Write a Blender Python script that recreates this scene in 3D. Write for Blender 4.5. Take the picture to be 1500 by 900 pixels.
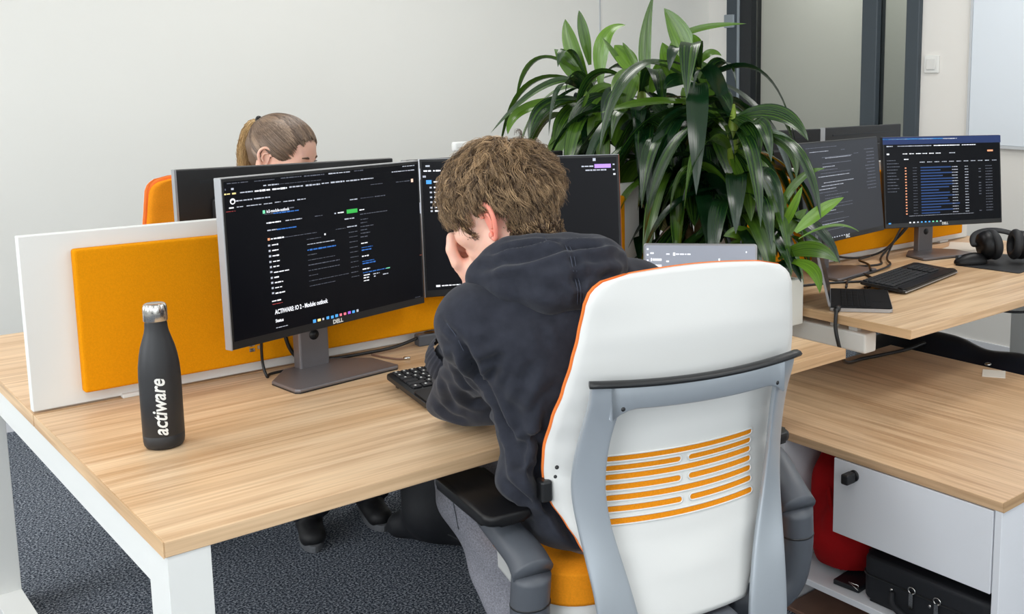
import bpy, bmesh, math, random
import numpy as np
from mathutils import Vector, Matrix, Euler
for o in list(bpy.data.objects): bpy.data.objects.remove(o)
SC = bpy.context.scene; COL = SC.collection
PI = math.pi
def rad(d): return math.radians(d)

# ------------------------------------------------------------------ camera, world, light, exposure
CAM_LOC = Vector((-0.43835, -1.61829, 1.42491))
YAW, PITCH, ROLL = rad(44.704), rad(8.299), rad(0.35)
F_PX, PPX, PPY = 1528.0, 1061.2, 332.4
fw = Vector((math.sin(YAW)*math.cos(PITCH), math.cos(YAW)*math.cos(PITCH), -math.sin(PITCH)))
r0 = Vector((math.cos(YAW), -math.sin(YAW), 0)); u0 = r0.cross(fw)
rt = math.cos(ROLL)*r0 + math.sin(ROLL)*u0; up = -math.sin(ROLL)*r0 + math.cos(ROLL)*u0
cam = bpy.data.cameras.new('camera'); co = bpy.data.objects.new('camera', cam); COL.objects.link(co)
co.matrix_world = Matrix(((rt.x, up.x, -fw.x, CAM_LOC.x), (rt.y, up.y, -fw.y, CAM_LOC.y), (rt.z, up.z, -fw.z, CAM_LOC.z), (0, 0, 0, 1)))
cam.sensor_fit = 'HORIZONTAL'; cam.sensor_width = 36.0; cam.lens = F_PX/1500*36
cam.shift_x = (750-PPX)/1500; cam.shift_y = (PPY-450)/1500
cam.clip_start = 0.05; cam.clip_end = 60
SC.camera = co
SC.view_settings.view_transform = 'Standard'; SC.view_settings.look = 'None'
SC.view_settings.gamma = 1.0; SC.view_settings.use_curve_mapping = False
SC.view_settings.exposure = -0.12
W = bpy.data.worlds.new('world'); SC.world = W; W.use_nodes = True
bg = W.node_tree.nodes['Background']; bg.inputs[0].default_value = (0.80, 0.90, 1.0, 1); bg.inputs[1].default_value = 1.6
def area(name, loc, rot, sx, sy, power, colr):
    l = bpy.data.lights.new(name, 'AREA'); l.shape = 'RECTANGLE'; l.size = sx; l.size_y = sy; l.energy = power; l.color = colr
    o = bpy.data.objects.new(name, l); COL.objects.link(o); o.location = loc; o.rotation_euler = rot; return o
DAY = (0.95, 0.975, 1.0)
# daylight entering by the windows: two in the left wall, two in the wall behind the camera
area('daylight_a', (-2.52, -1.6, 1.7), (0, rad(-90), 0), 1.7, 2.0, 52, DAY)
area('daylight_b', (-2.52, 1.3, 1.7), (0, rad(-90), 0), 1.7, 2.0, 52, DAY)
area('daylight_c', (-0.9, -3.42, 1.7), (rad(90), 0, 0), 2.2, 1.7, 20, DAY)
area('daylight_d', (2.3, -3.42, 1.7), (rad(90), 0, 0), 2.2, 1.7, 24, DAY)
# unseen fill lamps, added under the ceiling to brighten the walls evenly
for i, (lx, ly) in enumerate(((-.9, -1.4), (1.6, -1.4), (-.9, 1.5), (1.6, 1.9), (3.3, .4))):
    area('ceiling_fill_light_%s' % 'abcde'[i], (lx, ly, 2.77), (0, 0, 0), 1.1, .6, 19, (1, .98, .95))
area('corridor_light', (5.4, 2.0, 2.74), (0, 0, 0), 0.6, 2.4, 22, (1, 0.97, 0.92))

# ------------------------------------------------------------------ materials
def lin(c):
    return tuple(((x/255)/12.92 if x/255 <= .04045 else ((x/255+.055)/1.055)**2.4) for x in c) + (1,)
def mat(name, col, rough=.5, metal=0., spec=.5, emis=None, es=0., sheen=0., coat=0., noise=None, bump=None, sss=0., trans=0.):
    """col: sRGB 0-255. noise=(scale, amount) colour mottling; bump=(scale, strength, dist)"""
    m = bpy.data.materials.new(name); m.use_nodes = True; nt = m.node_tree; b = nt.nodes['Principled BSDF']
    c = lin(col); b.inputs['Base Color'].default_value = c; b.inputs['Roughness'].default_value = rough
    b.inputs['Metallic'].default_value = metal; b.inputs['Specular IOR Level'].default_value = spec
    if emis: b.inputs['Emission Color'].default_value = lin(emis); b.inputs['Emission Strength'].default_value = es
    if sheen: b.inputs['Sheen Weight'].default_value = sheen; b.inputs['Sheen Roughness'].default_value = .45
    if coat: b.inputs['Coat Weight'].default_value = coat
    if sss:
        b.inputs['Subsurface Weight'].default_value = sss; b.inputs['Subsurface Radius'].default_value = (1, .3, .15); b.inputs['Subsurface Scale'].default_value = .012
    if trans: b.inputs['Transmission Weight'].default_value = trans
    tc = nt.nodes.new('ShaderNodeTexCoord')
    if noise:
        n = nt.nodes.new('ShaderNodeTexNoise'); n.inputs['Scale'].default_value = noise[0]; n.inputs['Detail'].default_value = 5
        nt.links.new(tc.outputs['Object'], n.inputs['Vector'])
        r = nt.nodes.new('ShaderNodeValToRGB'); a = noise[1]
        r.color_ramp.elements[0].position = .3; r.color_ramp.elements[1].position = .7
        r.color_ramp.elements[0].color = (c[0]*(1-a), c[1]*(1-a), c[2]*(1-a), 1)
        r.color_ramp.elements[1].color = (min(1, c[0]*(1+a)), min(1, c[1]*(1+a)), min(1, c[2]*(1+a)), 1)
        nt.links.new(n.outputs['Fac'], r.inputs['Fac']); nt.links.new(r.outputs['Color'], b.inputs['Base Color'])
    if bump:
        n = nt.nodes.new('ShaderNodeTexNoise'); n.inputs['Scale'].default_value = bump[0]; n.inputs['Detail'].default_value = 4
        nt.links.new(tc.outputs['Object'], n.inputs['Vector'])
        bp = nt.nodes.new('ShaderNodeBump'); bp.inputs['Strength'].default_value = bump[1]; bp.inputs['Distance'].default_value = bump[2]
        nt.links.new(n.outputs['Fac'], bp.inputs['Height']); nt.links.new(bp.outputs['Normal'], b.inputs['Normal'])
    return m
def wood(name, axis, c1, c2, c3, rough=.38):
    m = bpy.data.materials.new(name); m.use_nodes = True; nt = m.node_tree; b = nt.nodes['Principled BSDF']; L = nt.links.new
    tc = nt.nodes.new('ShaderNodeTexCoord')
    def layer(sc_long, sc_cross, detail, dist=0.):
        mp = nt.nodes.new('ShaderNodeMapping')
        s = [sc_cross]*3; s[axis] = sc_long; mp.inputs['Scale'].default_value = s
        n = nt.nodes.new('ShaderNodeTexNoise'); n.inputs['Scale'].default_value = 1; n.inputs['Detail'].default_value = detail; n.inputs['Distortion'].default_value = dist
        L(tc.outputs['Object'], mp.inputs['Vector']); L(mp.outputs['Vector'], n.inputs['Vector']); return n
    broad = layer(1.1, 13, 3, .6); fine = layer(3.0, 120, 4); mid = layer(1.8, 38, 3, .3)
    r = nt.nodes.new('ShaderNodeValToRGB'); e = r.color_ramp.elements
    e[0].position = .32; e[0].color = lin(c2); e[1].position = .62; e[1].color = lin(c1)
    L(broad.outputs['Fac'], r.inputs['Fac'])
    r2 = nt.nodes.new('ShaderNodeValToRGB'); r2.color_ramp.elements[0].position = .36; r2.color_ramp.elements[0].color = (1, 1, 1, 1)
    r2.color_ramp.elements[1].position = .52; r2.color_ramp.elements[1].color = (0, 0, 0, 1)
    L(mid.outputs['Fac'], r2.inputs['Fac'])
    mx = nt.nodes.new('ShaderNodeMixRGB'); mx.inputs[2].default_value = lin(c3)
    mu = nt.nodes.new('ShaderNodeMath'); mu.operation = 'MULTIPLY'; mu.inputs[1].default_value = .6
    L(r2.outputs['Color'], mu.inputs[0]); L(mu.outputs[0], mx.inputs[0]); L(r.outputs['Color'], mx.inputs[1])
    r3 = nt.nodes.new('ShaderNodeValToRGB'); r3.color_ramp.elements[0].position = .34; r3.color_ramp.elements[0].color = (.80, .77, .74, 1)
    r3.color_ramp.elements[1].position = .58; r3.color_ramp.elements[1].color = (1, 1, 1, 1)
    L(fine.outputs['Fac'], r3.inputs['Fac'])
    mm = nt.nodes.new('ShaderNodeMixRGB'); mm.blend_type = 'MULTIPLY'; mm.inputs[0].default_value = .8
    L(mx.outputs[0], mm.inputs[1]); L(r3.outputs['Color'], mm.inputs[2]); L(mm.outputs[0], b.inputs['Base Color'])
    b.inputs['Roughness'].default_value = rough; b.inputs['Specular IOR Level'].default_value = .4
    return m
def carpet():
    m = bpy.data.materials.new('carpet'); m.use_nodes = True; nt = m.node_tree; b = nt.nodes['Principled BSDF']; L = nt.links.new
    tc = nt.nodes.new('ShaderNodeTexCoord')
    n = nt.nodes.new('ShaderNodeTexNoise'); n.inputs['Scale'].default_value = 165; n.inputs['Detail'].default_value = 3; n.inputs['Roughness'].default_value = .7
    L(tc.outputs['Object'], n.inputs['Vector'])
    r = nt.nodes.new('ShaderNodeValToRGB'); e = r.color_ramp.elements
    e[0].position = .42; e[0].color = lin((42, 48, 58)); e[1].position = .62; e[1].color = lin((176, 182, 190))
    k = r.color_ramp.elements.new(.5); k.color = lin((88, 95, 107))
    L(n.outputs['Fac'], r.inputs['Fac']); L(r.outputs['Color'], b.inputs['Base Color'])
    bp = nt.nodes.new('ShaderNodeBump'); bp.inputs['Strength'].default_value = .8; bp.inputs['Distance'].default_value = .006
    L(n.outputs['Fac'], bp.inputs['Height']); L(bp.outputs['Normal'], b.inputs['Normal'])
    b.inputs['Roughness'].default_value = .95; b.inputs['Specular IOR Level'].default_value = .1
    return m
M = {}
M['wood'] = wood('light_oak_laminate', 0, (233, 202, 164), (210, 173, 132), (186, 147, 108))
M['wood_y'] = wood('oak_laminate_crosswise', 1, (222, 188, 150), (206, 170, 132), (180, 142, 106), .3)
M['wood_edge_y'] = wood('oak_edge_band_crosswise', 1, (230, 196, 154), (210, 172, 128), (186, 146, 104))
M['wood_edge_x'] = wood('oak_edge_band_dark', 0, (206, 172, 132), (184, 148, 108), (160, 124, 88))
M['lap'] = mat('matt_black_keyboard', (13, 13, 15), .7, spec=.15)
M['wood_dark'] = mat('brown_board', (128, 96, 80), .6, noise=(14, .15))
M['carpet'] = carpet()
M['wall'] = mat('wall_paint', (233, 233, 228), .9, spec=.2, noise=(1.5, .012))
M['wall_r'] = mat('wall_paint_warm', (232, 230, 225), .9, spec=.2)
M['corr'] = mat('corridor_paint', (178, 180, 174), .9, spec=.2, noise=(.9, .06))
M['white'] = mat('white_powder_coat', (229, 230, 227), .42)
M['white_lam'] = mat('white_laminate', (226, 228, 233), .45)
M['shell'] = mat('white_plastic_shell', (221, 221, 218), .42)
M['orange_fab'] = mat('orange_felt', (230, 148, 10), .95, spec=.1, noise=(260, .05), bump=(420, .35, .002))
M['orange_seat'] = mat('orange_upholstery', (226, 140, 28), .9, spec=.1, noise=(300, .08), bump=(500, .3, .001))
M['orange_edge'] = mat('orange_piping', (240, 130, 62), .8, spec=.2)
M['silver'] = mat('silver_plastic', (164, 171, 178), .36, metal=.35)
M['dgrey'] = mat('dark_grey_plastic', (76, 80, 87), .45)
M['bplast'] = mat('black_plastic', (24, 25, 27), .4)
M['bmatte'] = mat('black_matte', (30, 31, 34), .62, bump=(900, .1, .0003))
M['bpad'] = mat('black_arm_pad', (15, 15, 17), .42, spec=.3)
M['screen'] = mat('dark_screen', (7, 8, 12), .30, spec=.14, emis=(10, 13, 22), es=.35)
M['screen_g'] = mat('grey_screen', (30, 32, 37), .3, spec=.2, emis=(60, 62, 68), es=.6)
M['screen_l'] = mat('light_screen', (120, 124, 134), .3, emis=(150, 156, 168), es=.75)
M['screen_dk2'] = mat('charcoal_screen', (12, 13, 16), .3, spec=.14, emis=(30, 31, 35), es=.5)
M['alu'] = mat('brushed_aluminium', (176, 178, 182), .35, metal=.7)
M['stand'] = mat('stand_grey', (126, 122, 124), .42, metal=.55)
M['steel'] = mat('brushed_steel', (206, 204, 200), .22, metal=1.)
M['bottle'] = mat('black_rubber_coating', (32, 33, 36), .5)
M['hoodie'] = mat('washed_black_cotton', (46, 48, 56), .95, spec=.1, sheen=.12, noise=(55, .14), bump=(700, .35, .0012))
M['hood_in'] = mat('hoodie_seam', (70, 74, 86), .95, spec=.1)
M['jeans'] = mat('grey_denim', (142, 142, 150), .9, spec=.15, noise=(320, .28), bump=(600, .4, .001))
M['djeans'] = mat('dark_trousers', (38, 40, 48), .9, spec=.15)
M['skin'] = mat('skin', (236, 188, 168), .5, spec=.35, sss=.25, noise=(18, .05))
M['ear'] = mat('ear_skin', (238, 150, 132), .5, spec=.3, sss=.4)
M['lip'] = mat('lips', (206, 120, 112), .45, sss=.2)
M['nail'] = mat('finger_nail', (244, 206, 190), .25)
M['eye'] = mat('eye_white', (238, 236, 232), .15)
M['iris'] = mat('iris', (62, 74, 78), .2)
M['shoe'] = mat('black_shoe', (22, 22, 25), .6)
M['sole'] = mat('grey_sole', (96, 98, 102), .7)
M['red'] = mat('red_fabric', (160, 18, 22), .85, spec=.15, noise=(8, .3))
M['bag'] = mat('black_nylon', (20, 22, 28), .7, noise=(400, .2))
M['navy'] = mat('dark_navy_vinyl', (16, 22, 32), .35)
M['frame_d'] = mat('anthracite_frame', (58, 68, 76), .45)
M['frame_k'] = mat('black_frame', (22, 27, 32), .45)
M['frame_l'] = mat('aluminium_strip', (150, 160, 168), .35, metal=.4)
M['wb'] = mat('whiteboard_surface', (222, 230, 238), .3)
M['wb_e'] = mat('whiteboard_edge', (196, 200, 204), .4)
M['paper'] = mat('paper', (232, 226, 214), .8)
M['soil'] = mat('potting_soil', (44, 34, 26), .95, noise=(60, .4), bump=(90, .9, .01))
M['cane'] = mat('plant_cane', (120, 104, 74), .85, noise=(40, .3))
M['gstem'] = mat('green_shoot', (126, 150, 50), .5)
M['planter'] = mat('white_planter', (224, 224, 216), .5)
M['ceil'] = mat('ceiling_paint', (240, 240, 238), .9)
def glass():
    m = bpy.data.materials.new('window_glass'); m.use_nodes = True; nt = m.node_tree; L = nt.links.new
    for n in list(nt.nodes): nt.nodes.remove(n)
    o = nt.nodes.new('ShaderNodeOutputMaterial'); t = nt.nodes.new('ShaderNodeBsdfTransparent'); g = nt.nodes.new('ShaderNodeBsdfGlossy')
    t.inputs[0].default_value = (.93, .95, .94, 1); g.inputs['Roughness'].default_value = .03
    fr = nt.nodes.new('ShaderNodeFresnel'); fr.inputs[0].default_value = 1.35
    mx = nt.nodes.new('ShaderNodeMixShader'); L(fr.outputs[0], mx.inputs[0]); L(t.outputs[0], mx.inputs[1]); L(g.outputs[0], mx.inputs[2]); L(mx.outputs[0], o.inputs[0])
    return m
M['glass'] = glass()
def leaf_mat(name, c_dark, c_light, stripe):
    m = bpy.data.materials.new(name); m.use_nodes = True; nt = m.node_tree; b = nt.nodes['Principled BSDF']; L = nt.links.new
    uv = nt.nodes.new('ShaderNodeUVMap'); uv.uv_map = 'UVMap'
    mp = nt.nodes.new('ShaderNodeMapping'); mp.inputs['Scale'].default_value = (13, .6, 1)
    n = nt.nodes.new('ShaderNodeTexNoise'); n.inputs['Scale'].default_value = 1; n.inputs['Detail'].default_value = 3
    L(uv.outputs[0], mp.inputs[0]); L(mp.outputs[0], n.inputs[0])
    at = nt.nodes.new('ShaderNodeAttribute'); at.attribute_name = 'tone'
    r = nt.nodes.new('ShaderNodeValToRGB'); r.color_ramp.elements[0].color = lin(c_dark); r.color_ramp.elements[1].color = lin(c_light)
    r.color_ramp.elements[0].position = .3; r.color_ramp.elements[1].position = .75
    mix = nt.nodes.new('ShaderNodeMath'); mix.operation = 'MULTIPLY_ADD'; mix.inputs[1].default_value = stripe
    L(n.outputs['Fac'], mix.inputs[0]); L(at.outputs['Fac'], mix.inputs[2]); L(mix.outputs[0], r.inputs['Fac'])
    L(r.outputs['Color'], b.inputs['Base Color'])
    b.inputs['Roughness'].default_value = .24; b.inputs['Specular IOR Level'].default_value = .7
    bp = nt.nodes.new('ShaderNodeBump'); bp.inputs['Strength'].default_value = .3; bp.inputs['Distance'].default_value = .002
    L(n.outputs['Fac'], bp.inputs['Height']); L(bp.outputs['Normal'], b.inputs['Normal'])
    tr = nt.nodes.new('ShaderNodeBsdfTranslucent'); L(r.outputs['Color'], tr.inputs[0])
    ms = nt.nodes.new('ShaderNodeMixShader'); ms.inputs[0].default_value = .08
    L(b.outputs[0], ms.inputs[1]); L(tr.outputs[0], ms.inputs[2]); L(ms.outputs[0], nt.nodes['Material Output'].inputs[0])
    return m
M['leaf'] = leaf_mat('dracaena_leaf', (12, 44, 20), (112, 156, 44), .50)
def hair_mat(name, dark, light):
    m = bpy.data.materials.new(name); m.use_nodes = True; nt = m.node_tree; b = nt.nodes['Principled BSDF']; L = nt.links.new
    at = nt.nodes.new('ShaderNodeAttribute'); at.attribute_name = 'tone'
    r = nt.nodes.new('ShaderNodeValToRGB'); r.color_ramp.elements[0].color = lin(dark); r.color_ramp.elements[1].color = lin(light)
    L(at.outputs['Fac'], r.inputs['Fac']); L(r.outputs['Color'], b.inputs['Base Color'])
    b.inputs['Roughness'].default_value = .42; b.inputs['Specular IOR Level'].default_value = .45
    return m
M['hair'] = hair_mat('brown_hair', (56, 38, 26), (218, 182, 138))
M['hair_w'] = hair_mat('dark_blond_hair', (84, 66, 54), (172, 146, 122))
M['hair_b'] = hair_mat('blond_hair', (140, 104, 62), (232, 200, 146))
TXT = {'w': (225, 228, 235), 'l': (165, 170, 182), 'g': (82, 86, 98), 'd': (58, 62, 76), 'b': (40, 96, 170), 'B': (70, 150, 215), 'y': (226, 206, 140),
       'r': (160, 60, 60), 'k': (120, 64, 48), 'G': (46, 160, 67), 's': (232, 196, 176), 'o': (226, 150, 110), 'c': (110, 200, 160), 'p': (224, 110, 130), 'v': (150, 90, 200),
       'n': (10, 34, 80), 'm': (20, 54, 104), 'u': (168, 130, 220)}
def txt(c):
    k = 'txt_'+c
    if k not in M: M[k] = mat('screen_text_'+c, TXT[c], .5, emis=TXT[c], es=.8)
    return M[k]

# ------------------------------------------------------------------ helpers
def link(name, me, m, parent=None, smooth=False):
    me.validate(clean_customdata=False)
    for mm in (m if isinstance(m, (list, tuple)) else [m]): me.materials.append(mm)
    if smooth:
        for p in me.polygons: p.use_smooth = True
    o = bpy.data.objects.new(name, me); COL.objects.link(o)
    if parent: o.parent = parent
    return o
def raw(name, verts, faces, m, parent=None, smooth=True):
    me = bpy.data.meshes.new(name); me.from_pydata([tuple(v) for v in verts], [], faces); me.update()
    return link(name, me, m, parent, smooth)
class B:
    """collects shapes, becomes one mesh object"""
    def __init__(s): s.bm = bmesh.new(); s.mi = 0
    def _xf(s, vs, T):
        if T is not None: bmesh.ops.transform(s.bm, matrix=T, verts=vs)
    def _mi(s, before):
        for f in s.bm.faces:
            if f not in before: f.material_index = s.mi
    def box(s, x0, x1, y0, y1, z0, z1, bev=0., seg=2, T=None, smooth=False):
        old = set(s.bm.faces)
        r = bmesh.ops.create_cube(s.bm, size=1); vs = r['verts']
        bmesh.ops.scale(s.bm, vec=(x1-x0, y1-y0, z1-z0), verts=vs)
        bmesh.ops.translate(s.bm, vec=((x0+x1)/2, (y0+y1)/2, (z0+z1)/2), verts=vs)
        if bev > 0:
            es = list({e for v in vs for e in v.link_edges})
            rr = bmesh.ops.bevel(s.bm, geom=es, offset=bev, segments=seg, profile=.5, affect='EDGES')
        nf = [f for f in s.bm.faces if f not in old]; nv = list({v for f in nf for v in f.verts})
        s._xf(nv, T)
        for f in nf: f.material_index = s.mi; f.smooth = smooth
        return s
    def prism(s, pts, z0, z1, bev=0., seg=2, T=None, smooth=False):
        old = set(s.bm.faces)
        vb = [s.bm.verts.new((p[0], p[1], z0)) for p in pts]; vt = [s.bm.verts.new((p[0], p[1], z1)) for p in pts]
        n = len(pts)
        f1 = s.bm.faces.new(vb[::-1]); f2 = s.bm.faces.new(vt)
        for i in range(n): s.bm.faces.new((vb[i], vb[(i+1) % n], vt[(i+1) % n], vt[i]))
        if bev > 0:
            es = list(set(f1.edges) | set(f2.edges))
            bmesh.ops.bevel(s.bm, geom=es, offset=bev, segments=seg, profile=.5, affect='EDGES')
        nf = [f for f in s.bm.faces if f not in old]; nv = list({v for f in nf for v in f.verts})
        bmesh.ops.recalc_face_normals(s.bm, faces=nf)
        s._xf(nv, T)
        for f in nf: f.material_index = s.mi; f.smooth = smooth
        return s
    def tube(s, pts, r, n=10, T=None, cap=True, closed=False, flat=None):
        """flat: (a,b) multipliers for an elliptical section"""
        P = [Vector(p) for p in pts]; R = r if isinstance(r, (list, tuple)) else [r]*len(P)
        rings = []; nrm = None; N = len(P)
        for i, p in enumerate(P):
            if closed: t = (P[(i+1) % N]-P[i-1])
            else: t = (P[min(i+1, N-1)]-P[max(i-1, 0)])
            t = t.normalized() if t.length > 1e-9 else Vector((0, 0, 1))
            if nrm is None:
                a = Vector((0, 0, 1)) if abs(t.z) < .9 else Vector((1, 0, 0)); nrm = (a-t*a.dot(t)).normalized()
            else: nrm = (nrm-t*nrm.dot(t)).normalized()
            bn = t.cross(nrm); fa, fb = flat or (1, 1)
            rings.append([s.bm.verts.new(p+(nrm*math.cos(2*PI*k/n)*fa+bn*math.sin(2*PI*k/n)*fb)*R[i]) for k in range(n)])
        fs = []
        for i in range(N if closed else N-1):
            a, b = rings[i], rings[(i+1) % N]
            for k in range(n): fs.append(s.bm.faces.new((a[k], a[(k+1) % n], b[(k+1) % n], b[k])))
        if cap and not closed: fs.append(s.bm.faces.new(rings[0][::-1])); fs.append(s.bm.faces.new(rings[-1]))
        for f in fs: f.material_index = s.mi; f.smooth = True
        s._xf([v for rg in rings for v in rg], T); return s
    def lathe(s, prof, n=40, T=None, smooth=True):
        """prof: list of (r,z)"""
        rings = []
        for r, z in prof:
            if r < 1e-6: rings.append([s.bm.verts.new((0, 0, z))])
            else: rings.append([s.bm.verts.new((r*math.cos(2*PI*k/n), r*math.sin(2*PI*k/n), z)) for k in range(n)])
        fs = []
        for i in range(len(rings)-1):
            a, b = rings[i], rings[i+1]
            for k in range(n):
                q = [a[k % len(a)], a[(k+1) % len(a)], b[(k+1) % len(b)], b[k % len(b)]]
                u = []
                for v in q:
                    if v not in u: u.append(v)
                if len(u) >= 3:
                    try: fs.append(s.bm.faces.new(u))
                    except ValueError: pass
        for f in fs: f.material_index = s.mi; f.smooth = smooth
        s._xf([v for rg in rings for v in rg], T); return s
    def ball(s, c, r, T=None, u=20, v=12):
        old = set(s.bm.faces)
        rr = bmesh.ops.create_uvsphere(s.bm, u_segments=u, v_segments=v, radius=1); vs = rr['verts']
        r = r if isinstance(r, (list, tuple)) else (r, r, r)
        bmesh.ops.scale(s.bm, vec=r, verts=vs); bmesh.ops.translate(s.bm, vec=c, verts=vs); s._xf(vs, T)
        for f in s.bm.faces:
            if f not in old: f.material_index = s.mi; f.smooth = True
        return s
    def quad(s, a, b, c, d):
        f = s.bm.faces.new([s.bm.verts.new(p) for p in (a, b, c, d)]); f.material_index = s.mi; return s
    def done(s, name, m, parent=None):
        me = bpy.data.meshes.new(name); s.bm.to_mesh(me); s.bm.free()
        return link(name, me, m, parent)
def tag(o, label, cat=None, group=None, kind=None):
    if label: o['label'] = label
    if cat: o['category'] = cat
    if group: o['group'] = group
    if kind: o['kind'] = kind
    return o
def thing(name, label, cat, loc=(0, 0, 0), rotz=0., group=None):
    o = bpy.data.objects.new(name, None); COL.objects.link(o); o.empty_display_size = .1
    o.location = loc; o.rotation_euler = (0, 0, rotz); return tag(o, label, cat, group)
def struct(o): o['kind'] = 'structure'; return o
def dup_tree(o, parent=None):
    c = o.copy(); COL.objects.link(c)
    if parent: c.parent = parent
    for ch in [q for q in bpy.data.objects if q.parent == o]: dup_tree(ch, c)
    return c
def TR(loc=(0, 0, 0), rx=0, ry=0, rz=0): return Matrix.Translation(Vector(loc)) @ Euler((rx, ry, rz)).to_matrix().to_4x4()
def spline(pts, n=8):
    """Catmull-Rom through the points"""
    P = [Vector(p) for p in pts]; P = [2*P[0]-P[1]]+P+[2*P[-1]-P[-2]]; out = []
    for i in range(1, len(P)-2):
        for k in range(n):
            t = k/n; a, b, c, d = P[i-1], P[i], P[i+1], P[i+2]
            out.append(.5*((2*b)+(c-a)*t+(2*a-5*b+4*c-d)*t*t+(3*b-a-3*c+d)*t**3))
    out.append(P[-2]); return out
def rrect(x0, x1, y0, y1, r, n=6):
    out = []
    for cx, cy, a in ((x1-r, y1-r, 0), (x0+r, y1-r, 90), (x0+r, y0+r, 180), (x1-r, y0+r, 270)):
        for k in range(n+1):
            t = rad(a+90*k/n); out.append((cx+r*math.cos(t), cy+r*math.sin(t)))
    return out
def text_mesh(name, s, size, m, parent, T, bold=0., shear=0., ext=0., align='LEFT'):
    cu = bpy.data.curves.new(name, 'FONT'); cu.body = s; cu.size = size; cu.offset = bold; cu.shear = shear; cu.extrude = ext
    cu.align_x = align; cu.align_y = 'CENTER'; cu.resolution_u = 3
    o = bpy.data.objects.new(name, cu); COL.objects.link(o)
    dg = bpy.context.evaluated_depsgraph_get(); me = bpy.data.meshes.new_from_object(o.evaluated_get(dg))
    bpy.data.objects.remove(o); me.transform(T); me.materials.clear(); me.name = name
    return link(name, me, m, parent)

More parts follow.
